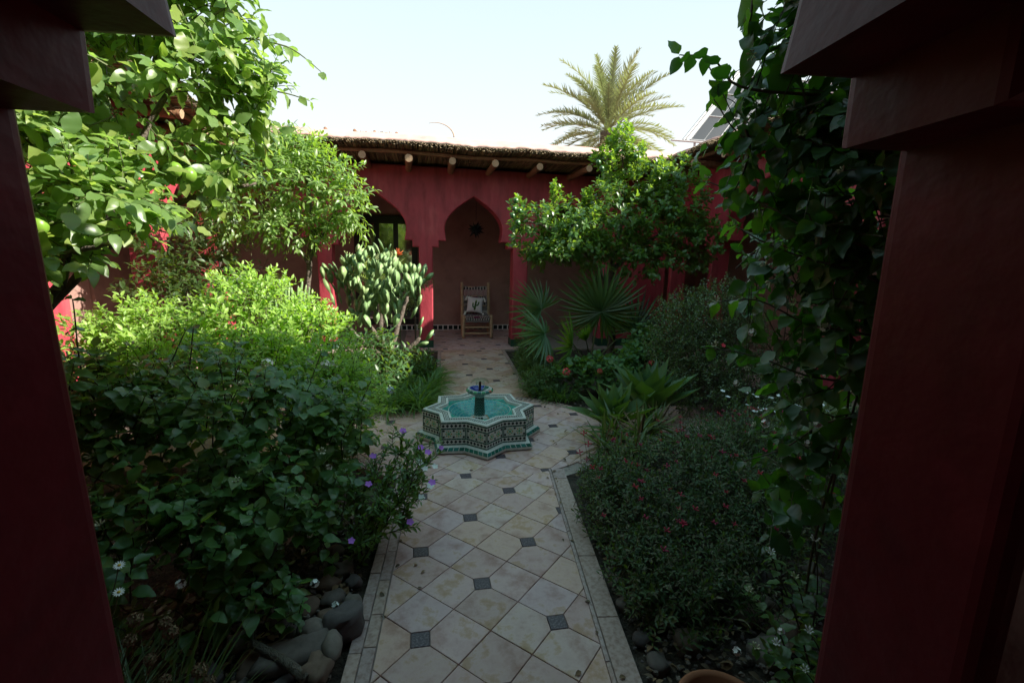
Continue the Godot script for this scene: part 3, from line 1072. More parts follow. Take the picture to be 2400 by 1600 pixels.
	for q in [[-1, -1], [1, -1], [1, 1], [-1, 1]]:
		st = start(true)
		tube(st, [Vector3.ZERO, Vector3(q[0] * 0.018, -0.012, 0.012), Vector3(q[0] * 0.03, -0.05, 0.016), Vector3(q[0] * 0.034, -0.085, 0.016)], [0.006, 0.016, 0.02, 0.026], 8)
		put("tassel", done(st), M.petal, cu, Transform3D(Basis(), Vector3(q[0] * H, q[1] * H * 0.97, 0.0)))
	# star lantern
	var ln := base("star_lantern", V(1.04, 2.16, 9.4), "dark spiky star lantern hanging on a chain inside the pointed arch", "lantern")
	var glass := mat(lin(0.015, 0.02, 0.022), 0.15)
	st = start()
	lathe(st, [Vector2(0.0, 0.075), Vector2(0.05, 0.055), Vector2(0.075, 0.0), Vector2(0.05, -0.055), Vector2(0.0, -0.075)], 8)
	put("body", done(st), glass, ln)
	for i in 20:
		var y := 1.0 - 2.0 * (i + 0.5) / 20
		var q := sqrt(1.0 - y * y)
		var d := Vector3(q * cos(i * 2.4), y, q * sin(i * 2.4))
		st = start()
		tube(st, [d * 0.05, d * rr(0.155, 0.19)], [0.036, 0.001], 4, false)
		put("point", done(st), glass, ln)
	st = start()
	for i in 24:
		var yy := 0.17 + i * 0.04
		tube(st, [Vector3(0.007 * (i % 2), yy, 0.007 * ((i + 1) % 2)), Vector3(0.007 * (i % 2), yy + 0.045, 0.007 * ((i + 1) % 2))], [0.004, 0.004], 4)
	put("chain", done(st), M.black, ln)
	for q in [[-0.53, 6.05, "slim black stake light among the leaves left of the far path", -0.02], [2.9, 5.75, "slim black stake light behind the red geraniums", 0.12]]:
		var sl := base("stake_light", V(q[0], 0, q[1]), q[2], "garden light", "stake lights in the beds")
		sl.rotation.z = q[3]
		st = start(true)
		tube(st, [Vector3(0, -0.05, 0), Vector3(0, 0.16, 0)], [0.008, 0.011], 6)
		put("stake", done(st), M.black, sl)
		st = start()
		lathe(st, [Vector2(0.02, 0.15), Vector2(0.03, 0.16), Vector2(0.05, 0.31), Vector2(0.0, 0.31)], 12)
		put("shade", done(st), M.black, sl)
		for i in 5:
			st = start()
			var r := lerpf(0.036, 0.05, i / 4.0)
			lathe(st, [Vector2(r, 0.2 + i * 0.022), Vector2(r + 0.004, 0.204 + i * 0.022), Vector2(r, 0.208 + i * 0.022)], 12)
			put("slot", done(st), mat(lin(0.12, 0.12, 0.13), 0.4), sl)
		st = start()
		lathe(st, [Vector2(0.0, 0.345), Vector2(0.06, 0.325), Vector2(0.062, 0.31), Vector2(0.0, 0.31)], 12)
		put("cap", done(st), mat(lin(0.03, 0.03, 0.05), 0.25), sl)

func strap(widths: Array, curl: float, fold: float) -> ArrayMesh:
	var st := start(true)
	var n := widths.size() - 1
	var prev := []
	for i in n + 1:
		var t := float(i) / n
		var h: float = widths[i]
		var z := -curl * t * t
		var row := [Vector3(-h, t, z + fold * h), Vector3(-h * 0.45, t, z + fold * h * 0.25), Vector3(0, t, z), Vector3(h * 0.45, t, z + fold * h * 0.25), Vector3(h, t, z + fold * h)]
		if i > 0:
			for k in 4: quad(st, prev[k], row[k], row[k + 1], prev[k + 1])
		prev = row
	return done(st)

func rosette(o: Node3D, at: Vector3, n: int, L: float, low: float, high: float, meshes: Array, mats: Array, called := "leaf") -> void:
	for i in n:
		var t := float(i) / (n - 1)
		var a := i * 2.39996 + rr(-0.2, 0.2)
		var el := deg_to_rad(lerpf(high, low, pow(t, 0.8)) + rr(-6, 6))
		var d := Vector3(cos(a) * cos(el), sin(el), sin(a) * cos(el))
		var up := Vector3(-cos(a) * sin(el), cos(el), -sin(a) * sin(el))
		put(called, meshes[rng.randi() % meshes.size()], mats[rng.randi() % mats.size()], o, place(at + d * 0.02, d, up, L * rr(0.8, 1.08) * lerpf(0.8, 1.0, t)))

func fan(o: Node3D, foot: Vector3, hub: Vector3, face: Vector3, spread_deg: float, n: int, L: float, mesh: Mesh, mats: Array, sag: float) -> void:
	# a palm fan: stalk, then folded segments round its hub; all in the palm's own axes
	var st := start(true)
	var mid := foot.lerp(hub, 0.5) + Vector3.UP * 0.08
	var c := curve([foot, mid, hub], 10)
	tube(st, c, taper(0.011, 0.006, 10), 5)
	var fr := put("frond", done(st), M.palm_stalk, o)
	var axis := (hub - mid).normalized()
	var nrm := (face - axis * face.dot(axis)).normalized()
	for i in n:
		var a := deg_to_rad(lerpf(-spread_deg, spread_deg, (i + 0.5) / n) + rr(-1.5, 1.5))
		var d := axis.rotated(nrm, a)
		d = (d + Vector3.DOWN * sag * rr(0.5, 1.2) + nrm * rr(-0.05, 0.08)).normalized()
		put("segment", mesh, mats[rng.randi() % mats.size()], fr, place(hub, d, nrm, L * rr(0.88, 1.05) * (1.0 - 0.22 * pow(absf(a) / PI, 2.0))))

func pads(o: Node3D, roots: Array, meshes: Array, mats: Array, most: int, keep: Callable) -> void:
	var queue := []
	for r in roots: queue.append([r[0], r[1], rdir(), 0])
	var count := 0
	while queue.size() and count < most:
		var q: Array = queue.pop_front()
		var p: Vector3 = q[0]
		var d: Vector3 = q[1]
		var L: float = rr(0.16, 0.22) if q[3] < 2 else rr(0.11, 0.18)
		var end := p + d * L
		if not keep.call(end): continue
		var nrm: Vector3 = (q[2] as Vector3)
		put("pad", meshes[rng.randi() % meshes.size()], mats[rng.randi() % mats.size()], o, place(p, d, nrm, L))
		count += 1
		var kids := 2 if rng.randf() < 0.62 else (3 if rng.randf() < 0.4 else 1)
		var z := (nrm - d * nrm.dot(d)).normalized()
		var x := d.cross(z)
		for k in kids:
			var s := rr(-0.75, 0.75)
			var nd := (d * 0.75 + x * s + z * rr(-0.5, 0.5) + Vector3.UP * 0.55 + Vector3(rr(-0.2, 0.2), 0, rr(-0.2, 0.2))).normalized()
			queue.append([p + d * L * (0.93 - absf(s) * 0.2) + x * s * L * 0.2, nd, rdir(), q[3] + 1])

func stone_piece(at: Vector3, s: Vector3, turn: float, m: Material, label: String, seed_: int, angular: float, group := "", tilt := 0.0) -> void:
	var st := start(true)
	rock(st, Vector3.ZERO, s, Basis(Vector3.UP, turn) * Basis(Vector3.FORWARD, tilt), seed_, angular)
	tag(put("stone", done(st), m, self, Transform3D(Basis(), at)), label, "stone", group)

func blooms(o: Node3D, called: String, mesh: Mesh, mats: Array, where: Array) -> void:
	# where: [point in the place, facing, size]
	for w in where: put(called, mesh, mats[rng.randi() % mats.size()], o, place_up((w[0] as Vector3) - o.position, w[1], w[2]))

func place_up(p: Vector3, up: Vector3, s: float) -> Transform3D:
	var y := up.normalized()
	var x := y.cross(Vector3(0.31, 0.2, 0.93)).normalized().rotated(y, rr(0, TAU))
	return Transform3D(Basis(x * s, y * s, x.cross(y) * s), p)

# ---------------------------------------------------------------- the scene
func _ready() -> void:
	rng.seed = 20240
	# camera
	var cam := Camera3D.new()
	cam.name = "camera"
	add_child(cam)
	cam.transform = Transform3D(Basis(Vector3(0.98230807, 0.02325507, 0.18582266), Vector3(0.01069259, 0.98367656, -0.17962763), Vector3(-0.18696665, 0.1784366, 0.96602477)).orthonormalized(), eye)
	cam.fov = 72.37
	cam.near = 0.05
	cam.far = 3000.0
	cam.current = true
	lens_basis = cam.transform.basis
	# sky, air and exposure
	var sky := ProceduralSkyMaterial.new()
	sky.sky_top_color = lin(0.18, 0.36, 0.415)
	sky.sky_horizon_color = lin(0.52, 0.5, 0.5)
	sky.sky_curve = 0.5
	sky.sky_energy_multiplier = 1.0
	sky.ground_bottom_color = lin(0.25, 0.18, 0.13)
	sky.ground_horizon_color = lin(0.5, 0.42, 0.36)
	sky.sun_angle_max = 35.0  # wide glow round the out-of-view sun, brightens the shade
	sky.sun_curve = 0.4
	var env := Environment.new()
	env.background_mode = Environment.BG_SKY
	env.sky = Sky.new()
	env.sky.sky_material = sky
	env.background_energy_multiplier = 1.0
	env.tonemap_mode = Environment.TONE_MAPPER_LINEAR
	env.tonemap_exposure = 2.3
	env.sdfgi_enabled = true
	env.ssao_enabled = true
	env.ssil_enabled = true
	var we := WorldEnvironment.new()
	we.name = "world_environment"
	we.environment = env
	add_child(we)
	# sun: low on the right, a little behind the photographer
	var sun := DirectionalLight3D.new()
	sun.name = "sun"
	add_child(sun)
	sun.basis = Basis.looking_at(-Vector3(1.0, 0.74, 0.38).normalized())
	sun.light_energy = 1.6
	sun.light_color = lin(1.0, 0.94, 0.82)
	sun.light_angular_distance = 0.5
	sun.shadow_enabled = true

	materials()
	setting()
	galleries()
	beyond()
	fountain()
	furniture()
	plants_left()
	plants_right()
	stones()
	litter()

func sheet(called: String, x0: float, x1: float, z0: float, z1: float, y: float, m: Material) -> MeshInstance3D:
	var st := start()
	quad(st, V(x0, y, z0), V(x0, y, z1), V(x1, y, z1), V(x1, y, z0))
	var o := put(called, done(st), m, self)
	o.set_meta("kind", "structure")
	return o

func setting() -> void:
	sheet("ground", -1500, 1500, -1500, 1500, -0.12, M.ground)
	# planted beds: dark uneven soil
	var nz := FastNoiseLite.new()
	nz.seed = 4
	nz.frequency = 1.6
	var st := start(true)
	var N := 90
	var H := func(i: int, k: int) -> Vector3:
		var x := lerpf(-3.2, 4.7, i / float(N))
		var z := lerpf(0.55, 8.6, k / float(N))
		return V(x, -0.035 + nz.get_noise_2d(x, z) * 0.03 + nz.get_noise_2d(x * 6, z * 6) * 0.008, z)
	for i in N:
		for k in N: quad(st, H.call(i, k), H.call(i, k + 1), H.call(i + 1, k + 1), H.call(i + 1, k))
	put("garden_soil", done(st), M.soil, self).set_meta("kind", "structure")
	# the tiled path: near stretch, round place, far stretch
	var path := Node3D.new()
	path.name = "path"
	add_child(path)
	path.set_meta("kind", "structure")
	var L := func(z: float) -> float: return -0.452 + 0.0728 * z
	var R := func(z: float) -> float: return 0.656 + 0.131 * z
	var bedp := PackedVector2Array([Vector2(L.call(0.55), 0.55), Vector2(R.call(0.55), 0.55), Vector2(R.call(3.36), 3.36), Vector2(L.call(3.36), 3.36)])
	var mid := PackedVector2Array()
	for i in 48:
		var a := TAU * i / 48
		mid.append(Vector2(0.55 + 1.3 * cos(a), 4.25 + 1.12 * sin(a)))
	var arms := PackedVector2Array([Vector2(-3.0, 3.75), Vector2(4.4, 3.95), Vector2(4.4, 4.75), Vector2(-3.0, 4.85)])
	var round_place: PackedVector2Array = Geometry2D.merge_polygons(mid, arms)[0]
	var neck := PackedVector2Array([Vector2(-0.1, 3.36), Vector2(1.05, 3.36), Vector2(1.2, 3.8), Vector2(-0.2, 3.8)])
	round_place = Geometry2D.merge_polygons(round_place, neck)[0]
	var farp := PackedVector2Array([Vector2(0.13, 5.25), Vector2(1.3, 5.25), Vector2(1.44, 8.16), Vector2(0.27, 8.16)])
	for pair in [[bedp, 0.0], [round_place, 0.0005], [farp, 0.001]]:
		st = start()
		slab(st, pair[0], -0.1, -0.0095 + pair[1], 0.0)
		put("mortar_bed", done(st), M.mortar, path)
	var inner := PackedVector2Array([Vector2(L.call(0.55) + 0.115, 0.55), Vector2(R.call(0.55) - 0.13, 0.55), Vector2(R.call(3.36) - 0.13, 3.355), Vector2(L.call(3.36) + 0.115, 3.355)])
	lay_tiles(path, inner, Vector2(-0.0268, 1.807), 0.2196, M.tiles, 0.0)
	var ring_out := PackedVector2Array()
	for i in 48:
		var a := TAU * i / 48
		ring_out.append(Vector2(0.55 + 1.18 * cos(a), 4.25 + 1.0 * sin(a)))
	var mid_tiles: PackedVector2Array = Geometry2D.merge_polygons(ring_out, PackedVector2Array([Vector2(-1.6, 3.8), Vector2(3.0, 4.0), Vector2(3.0, 4.7), Vector2(-1.6, 4.8)]))[0]
	mid_tiles = Geometry2D.merge_polygons(mid_tiles, PackedVector2Array([Vector2(-0.06, 3.365), Vector2(1.0, 3.365), Vector2(1.1, 3.7), Vector2(-0.1, 3.7)]))[0]
	lay_tiles(path, mid_tiles, Vector2(0.945, 3.95), 0.225, M.tiles, 0.001)
	lay_tiles(path, PackedVector2Array([Vector2(0.19, 5.26), Vector2(1.24, 5.26), Vector2(1.38, 8.15), Vector2(0.31, 8.15)]), Vector2(0.634, 6.369), 0.238, M.warm_tiles, 0.001, 0.043)
	# brick edging
	brick_row(path, [Vector2(L.call(0.6), 0.6), Vector2(L.call(3.35), 3.35)], 0.056, 0.17, 0.001)
	brick_row(path, [Vector2(L.call(0.6) + 0.057, 0.6), Vector2(L.call(3.35) + 0.057, 3.35)], 0.056, 0.21, 0.0)
	brick_row(path, [Vector2(R.call(0.6) - 0.128, 0.6), Vector2(R.call(3.35) - 0.128, 3.35)], 0.022, 0.9, 0.003)
	brick_row(path, [Vector2(R.call(0.6) - 0.104, 0.6), Vector2(R.call(3.35) - 0.104, 3.35)], 0.103, 0.42, 0.001)
	brick_row(path, [Vector2(0.13, 5.3), Vector2(0.25, 8.1)], 0.055, 0.15, 0.002)
	brick_row(path, [Vector2(1.245, 5.3), Vector2(1.385, 8.1)], 0.055, 0.15, 0.002)
	for span in [[0.36, 1.22, 9], [PI - 1.2, PI - 0.4, 9], [-PI + 0.35, -PI + 0.95, 7], [-0.95, -0.35, 7]]:
		for i in int(span[2]) * 2:
			var a0: float = lerpf(span[0], span[1], i / (span[2] * 2.0)) + 0.004
			var a1: float = lerpf(span[0], span[1], (i + 1) / (span[2] * 2.0)) - 0.004
			for q in [[1.185, 1.005, 1.24, 1.06], [1.245, 1.065, 1.298, 1.118]]:
				var c := Vector2(0.55, 4.25)
				add_piece(path, "border_brick", PackedVector2Array([c + Vector2(q[0] * cos(a0), q[1] * sin(a0)), c + Vector2(q[0] * cos(a1), q[1] * sin(a1)), c + Vector2(q[2] * cos(a1), q[3] * sin(a1)), c + Vector2(q[2] * cos(a0), q[3] * sin(a0))]), M.bricks[rng.randi() % 3], 0.003)
	# gallery floors
	var gal := Node3D.new()
	gal.name = "gallery_floor"
	add_child(gal)
	gal.set_meta("kind", "structure")
	var slabs := [[-5.3, 6.8, 8.17, 10.75], [-5.3, -3.06, -1.7, 8.165], [4.51, 6.8, -1.7, 8.165], [-3.055, 4.505, -1.7, 0.545]]
	for q in slabs:
		st = start()
		slab(st, PackedVector2Array([Vector2(q[0], q[2]), Vector2(q[1], q[2]), Vector2(q[1], q[3]), Vector2(q[0], q[3])]), -0.1, -0.008, 0.0)
		put("floor_bed", done(st), M.mortar if q[2] > 8 else M.tiles[5], gal)
	lay_tiles(gal, PackedVector2Array([Vector2(-0.35, 8.18), Vector2(2.3, 8.18), Vector2(2.3, 10.44), Vector2(-0.35, 10.44)]), Vector2(0.386, 8.251), 0.238, [M.tiles[0], M.tiles[4], M.tiles[2]], 0.002, 0.043)

func galleries() -> void:
	# far side, with the pointed arches that face the lens
	var o := base("far_arcade", V(0, 0, 8.4), "red plastered arcade with horseshoe arches and reed eaves across the far end of the path", "arcade")
	var arches := [[-2.445, 1.0, 0.0, 0.715], [-0.775, 1.0, 0.0, 0.715], [0.895, 1.0, 0.0, 0.715], [2.6, 1.0, 0.0, 0.715]]
	arcade(o, -3.42, 4.62, arches, {"beams": [-2.2, -1.53, -0.86, -0.21, 0.49, 1.14, 1.86, 2.6, 3.3, 3.95], "bx0": -5.35, "bx1": 6.85, "seed": 5, "over": 1.0})
	for e in [-5.2, 6.7]:
		var sw := start()
		box(sw, Vector3(e, 1.6, -1.02), Vector3(0.3, 3.3, 2.03))
		put("end_wall", done(sw), M.brown, o)
	# skirting of dark tiles set in white along the back wall
	var st := start()
	box(st, Vector3(0.9, 0.062, -2.046), Vector3(3.4, 0.118, 0.008))
	var sk := put("skirting", done(st), M.white, o)
	for i in 30:
		st = start()
		box(st, Vector3(-0.75 + i * 0.113, 0.06, -2.04), Vector3(0.088, 0.088, 0.008), Basis(), 0.0)
		put("tile", done(st), M.zdark, sk)
	# dark glazed window in the back wall behind the left arch
	st = start()
	for q in [[-0.75, 2.36, 1.3, 0.16], [-0.75, 0.2, 1.3, 0.12], [-1.34, 1.28, 0.12, 2.0], [-0.16, 1.28, 0.12, 2.0], [-0.55, 1.28, 0.1, 2.0], [-0.94, 1.28, 0.1, 2.0]]:
		box(st, Vector3(q[0], q[1], -2.03), Vector3(q[2], q[3], 0.05), Basis(), 0.006)
	var w := put("window", done(st), M.black, o)
	var gl := mat(lin(0.35, 0.34, 0.33), 0.06)
	gl.metallic = 0.85
	for q in [[-1.13, 0.28], [-0.745, 0.29], [-0.355, 0.29]]:
		st = start()
		box(st, Vector3(q[0], 1.27, -2.04), Vector3(q[1], 2.01, 0.008))
		put("pane", done(st), gl, w)
	# left side
	o = base("left_arcade", V(-3.05, 0, 0), "sunlit red arcade along the left side of the garden", "arcade", "", PI / 2)
	arcade(o, 0.5, 8.09, [[1.95, 1.06, 0.0, 0.74], [3.75, 1.06, 0.0, 0.74], [5.5, 1.06, 0.0, 0.74], [7.23, 1.06, 0.0, 0.74]], {"beams": [1.0, 1.7, 2.4, 3.1, 3.8, 4.5, 5.2, 5.9, 6.6, 7.3], "bx0": -1.4, "bx1": 8.39, "seed": 8, "roof_y": 3.4})
	st = start()
	box(st, Vector3(6.05, 0.95, -2.02), Vector3(0.8, 1.9, 0.06), Basis(), 0.006)
	var dr := put("white_panel", done(st), M.white, o)  # white framed panel where the gallery interior looks pale
	st = start()
	for q in [[5.6, 0.97, 0.09, 1.98], [6.5, 0.97, 0.09, 1.98], [6.05, 2.0, 0.99, 0.09]]: box(st, Vector3(q[0], q[1], -2.0), Vector3(q[2], q[3], 0.1), Basis(), 0.006)
	put("panel_frame", done(st), M.wood, dr)
	# right side
	o = base("right_arcade", V(4.5, 0, 0), "shaded red arcade with a wide arch along the right side of the garden", "arcade", "", -PI / 2)
	arcade(o, -8.09, -0.2, [[-7.42, 0.8, 0.0, 0.56], [-5.66, 1.65, 0.08, 1.1], [-3.2, 1.65, 0.08, 1.1]], {"beams": [-7.4, -6.6, -5.9, -5.2, -4.5, -3.8, -3.1, -2.4, -1.6, -0.9], "bx0": -8.39, "bx1": 1.4, "seed": 12, "roof_y": 3.4})
	# near side: the arch the photograph is taken through
	o = base("near_arcade", V(0.11, 0, 0.828), "red arch darkened by shade in its colour, with stepped corbels close on both sides of the view", "arcade", "", PI - atan2(0.15, 1.44))
	arcade(o, -4.5, 3.05, [[-0.01, 1.0, 0.068, 0.722, 0.066]], {"beams": [-4.0, -3.3, -2.6, -1.9, -1.2, -0.5, 0.2, 0.9, 1.6, 2.3, 2.9], "seed": 20, "over": 0.3, "round": 0.034, "paint": M.shaded_red, "bx0": -7.2, "bx1": 5.7, "deep": 2.3, "inner": M.brown, "roof_y": 3.44})  # eaves and solid flanks are out of view, shaped to darken the foreground
	# unseen masses on the right, placed out of view to shade the near beds
	o = base("unseen_shade_block", V(5.9, 3.4, 1.0), "unseen plain red shading room on the roof of the right gallery", "block")
	for q in [[0.85, 2.1, 2.3], [-0.9, 1.4, 1.4]]:
		st = start()
		box(st, Vector3(0, q[2] / 2, q[0]), Vector3(2.6, q[2], q[1]), Basis(), 0.02)
		put("wall", done(st), M.red, o)
		st = start()
		box(st, Vector3(0, q[2] + 0.05, q[0]), Vector3(2.7, 0.1, q[1] + 0.1), Basis(), 0.02)
		put("roof", done(st), M.pink, o)
	o = base("unseen_parapet", V(0.4, 3.4, -0.6), "red parapet over the near gallery, placed to shade the near bed", "unseen_parapet")  # out of view, its height set to shade the near left bed
	st = start()
	box(st, Vector3(0, 0.25, 0), Vector3(8.0, 0.5, 1.8), Basis(), 0.02)
	put("wall", done(st), M.red, o)
	st = start()
	box(st, Vector3(0, 0.54, 0), Vector3(8.1, 0.08, 1.9), Basis(), 0.02)
	put("roof", done(st), M.pink, o)

func beyond() -> void:
	# reed roof of the next wing, behind the far gallery
	var o := base("rear_roof", V(-1.45, 0, 12.2), "strip of reed roof and pale wall rising behind the far gallery roof on the left", "roof")
	var st := start()
	box(st, Vector3(0, 2.1, -1.2), Vector3(2.5, 4.36, 2.0), Basis(), 0.02)
	put("wall", done(st), M.pink, o)
	var un := start(true)
	tube(un, [Vector3.ZERO, Vector3(0, 0, 0.7)], [1.0, 1.0], 6)
	var reeds := []
	for i in 260:
		var x := rr(-1.1, 1.15)
		var r := rr(0.008, 0.013)
		reeds.append(Transform3D(Basis(Vector3.UP, rr(-0.1, 0.1)).scaled_local(Vector3(r, r, 1)), Vector3(x, 4.38 + rr(0, 0.04) + 0.05 * sin(x * 2.2) * (1.0 - absf(x) * 0.5), -0.5 + rr(-0.04, 0.04))))
	many("reed", done(un), M.reeds[1], o, reeds)
	for x in [-0.75, -0.1, 0.35, 0.85]:
		st = start(true)
		tube(st, [Vector3(x, 4.47, -0.6), Vector3(x + 0.03, 4.46, 0.12)], [0.04, 0.04], 8)
		put("beam", done(st), M.wood, o)
	# bent cane hoop
	st = start(true)
	var pts := []
	for i in 20:
		var a := lerpf(2.0, 0.0, i / 19.0)
		pts.append(Vector3(cos(a) * 0.42, sin(a) * 0.3, 0))
	tube(st, pts, taper(0.004, 0.017, 20), 6)
	var hp := put("cane_hoop", done(st), M.pale_wood, self, Transform3D(Basis(), V(0.36, 4.45, 12.0)))
	tag(hp, "thin bent cane arching above the far roof left of the date palm", "cane")
	st = start(true)
	tube(st, [V(-2.75, 4.38, 12.05), V(-2.0, 4.38, 12.05), V(-1.2, 4.36, 12.05)], [0.009, 0.009, 0.009], 5)
	tag(put("cable", done(st), M.zclay, self), "thin red cable strung along the far roof line behind the orange tree", "cable")
	# solar panel leaning on the right roof
	o = base("solar_panel", V(4.66, 3.55, 8.0), "dark tilted solar panel in a pale metal frame on the right gallery roof", "solar panel")
	var O := o.position
	var A := V(4.66, 3.75, 8.0) - O
	var U := Vector3(2.1, 0, 0)
	var W := V(6.24, 5.3, 9.0) - V(4.66, 3.75, 8.0)
	var n := U.cross(W).normalized()
	if n.z < 0: n = -n
	var cellm := mat(lin(0.012, 0.014, 0.022), 0.4)
	var bar := mat(lin(0.3, 0.3, 0.31), 0.5)
	for r in 3:
		for c in 4:
			st = start()
			var p := A + U * (c / 4.0 + 0.004) + W * (r / 3.0 + 0.008)
			var u := U * (0.25 - 0.008)
			var w2 := W * (1 / 3.0 - 0.016)
			for e in [0.0, -0.03]: quad(st, p + n * e, p + u + n * e, p + u + w2 + n * e, p + w2 + n * e)
			put("cell_sheet", done(st), cellm, o)
	st = start()
	for c in 5: tube(st, [A + U * (c / 4.0) + n * 0.004, A + U * (c / 4.0) + W + n * 0.004], [0.012, 0.012], 4)
	for c in 9: tube(st, [A + U * (c / 8.0) + n * 0.002, A + U * (c / 8.0) + W + n * 0.002], [0.004, 0.004], 4)
	for r in 4: tube(st, [A + W * (r / 3.0) + n * 0.005, A + U + W * (r / 3.0) + n * 0.005], [0.013, 0.013], 4)
	put("grid_bars", done(st), bar, o)
	st = start()
	for e in [-0.045, 0.0]: tube(st, [A - U * 0.03 + U * e * 0.6 - W * 0.01, A - U * 0.03 + U * e * 0.6 + W * 1.03], [0.022, 0.022], 6)
	tube(st, [A - U * 0.16 - W * 0.02, A + U * 1.02 - W * 0.02], [0.018, 0.018], 6)
	put("frame", done(st), bar, o)
	for c in [0.05, 0.95]:
		st = start()
		tube(st, [A + U * c - n * 0.02, A + U * c + Vector3(0, -0.4, 0)], [0.02, 0.02], 6)
		tube(st, [A + U * c + W * 0.9 - n * 0.02, A + U * c + W * 0.9 + Vector3(0, -1.7, 0)], [0.02, 0.02], 6)
		put("leg", done(st), bar, o)
	# date palm beyond the walls
	o = base("date_palm", V(9.75, -0.4, 25), "tall sunlit date palm rising behind the far roof", "palm tree")
	var pmats := [leafmat(0.21, 0.21, 0.12, 0.1, 0.35, Color(0.8, 1, 0.3)), leafmat(0.25, 0.24, 0.14, 0.1, 0.35, Color(0.8, 1, 0.3)), leafmat(0.17, 0.18, 0.11, 0.1, 0.35, Color(0.8, 1, 0.3))]
	var dead := mat(lin(0.26, 0.17, 0.08), 0.8)
	var kinds := []
	for v in 5:
		st = start()
		var rows := 54
		var mid := func(t: float) -> Vector3: return Vector3(0, t - 0.12 * t * t, -0.32 * t * t * (0.6 + v * 0.2))
		var prevp: Vector3 = mid.call(0.0)
		for i in range(1, rows + 1):
			var t := i / float(rows)
			var p: Vector3 = mid.call(t)
			var d := (p - prevp).normalized()
			var hw := 0.011 * (1.0 - t) + 0.002
			quad(st, prevp + Vector3(-hw, 0, 0), p + Vector3(-hw, 0, 0), p + Vector3(hw, 0, 0), prevp + Vector3(hw, 0, 0))
			if t > 0.12:
				for s in [-1.0, 1.0]:
					var ln := 0.155 * sin(PI * pow(clampf((t - 0.08) / 0.95, 0, 1), 0.75)) + 0.035
					var dir := (Vector3(s * rr(0.55, 0.8), 0, rr(0.1, 0.5)) + d * rr(0.65, 0.95)).normalized()
					var wv := d * 0.0135
					var e := p + dir * ln + Vector3(0, 0, -0.03 * rng.randf())
					tri(st, p - wv, e, p + wv)
			prevp = p
		kinds.append(done(st))
	for i in 66:
		var t := i / 65.0
		var az := i * 2.39996
		var el := deg_to_rad(lerpf(86, -28, pow(t, 0.85)) + rr(-6, 6))
		var d := Vector3(cos(az) * cos(el), sin(el), sin(az) * cos(el))
		var up := Vector3(-cos(az) * sin(el), cos(el), -sin(az) * sin(el))
		put("frond", kinds[rng.randi() % 5], pmats[rng.randi() % 3], o, place(Vector3(0, 8.9 - t * 0.4, 0) + d * 0.15, d, up, rr(3.4, 4.3)))
	for i in 14:
		var az := i * 2.39996
		var d := Vector3(cos(az) * 0.6, -1.0, sin(az) * 0.6).normalized()
		put("dead_frond", kinds[i % 5], dead, o, place(Vector3(0, 8.5, 0) + Vector3(d.x, 0, d.z) * 0.3, d, Vector3(d.x, 0.6, d.z), rr(1.6, 2.4)))
	st = start(true)
	var tp := []
	var trd := []
	for i in 40:
		tp.append(Vector3(0, i * 8.7 / 39.0, 0)); trd.append(0.3 + 0.03 * (i % 2) + (0.08 if i > 35 else 0.0))
	tube(st, tp, trd, 12)
	put("trunk", done(st), M.bark, o)

func litter() -> void:
	# chips, twigs and fallen leaves on the soil, a few on the paving
	var st := start()
	rock(st, Vector3.ZERO, Vector3(1, 0.6, 0.8), Basis(), 5, 0.8)
	var chip_mesh := done(st)
	var L := leaf(0.28, 0.85, 0.8, 0.25, 0.5, 3)
	var chips := [[], [], []]
	var lv := [[], []]
	for i in 5200:
		var x := rr(-2.6, 3.6)
		var z := rr(0.8, 5.2)
		if i < 3800:
			z = rr(1.1, 3.0)
			x = (-0.5 + 0.073 * z - rr(0, 0.75)) if i % 2 == 0 else (0.68 + 0.131 * z + rr(0, 1.1))
		elif x > -0.5 + 0.073 * z and x < 0.68 + 0.131 * z: continue
		var p := V(x, 0.0 + rr(-0.02, 0.008), z)
		if i % 3 == 0: lv[rng.randi() % 2].append(place(p + Vector3.UP * 0.012, Vector3(rr(-1, 1), rr(-0.2, 0.3), rr(-1, 1)), Vector3.UP + rdir() * 0.5, rr(0.02, 0.055)))
		else: chips[rng.randi() % 3].append(Transform3D(Basis(Vector3.UP, rr(0, TAU)).scaled(Vector3.ONE * rr(0.004, 0.014)), p))
	for i in 95:
		var z := rr(0.9, 7.5)
		var side := rng.randf() < 0.5
		var e := (-0.38 + 0.073 * z) if side else (0.62 + 0.12 * z)
		if z > 3.3: e = 0.3 if side else 1.2
		lv[rng.randi() % 2].append(place(V(e + (1 if side else -1) * rr(0, 0.3) * rng.randf(), 0.006, z), Vector3(rr(-1, 1), 0.05, rr(-1, 1)), Vector3.UP + rdir() * 0.3, rr(0.015, 0.035)))
	var o := Node3D.new()
	o.name = "leaf_litter"
	add_child(o)
	tag(o, "scatter of dry leaves and small chips on the soil of the beds", "litter", "", "stuff")
	for k in 3: many("chip", chip_mesh, M.stones[k], o, chips[k])
	for k in 2: many("dry_leaf", L, [mat(lin(0.2, 0.12, 0.06), 0.8), mat(lin(0.11, 0.075, 0.045), 0.8)][k], o, lv[k])

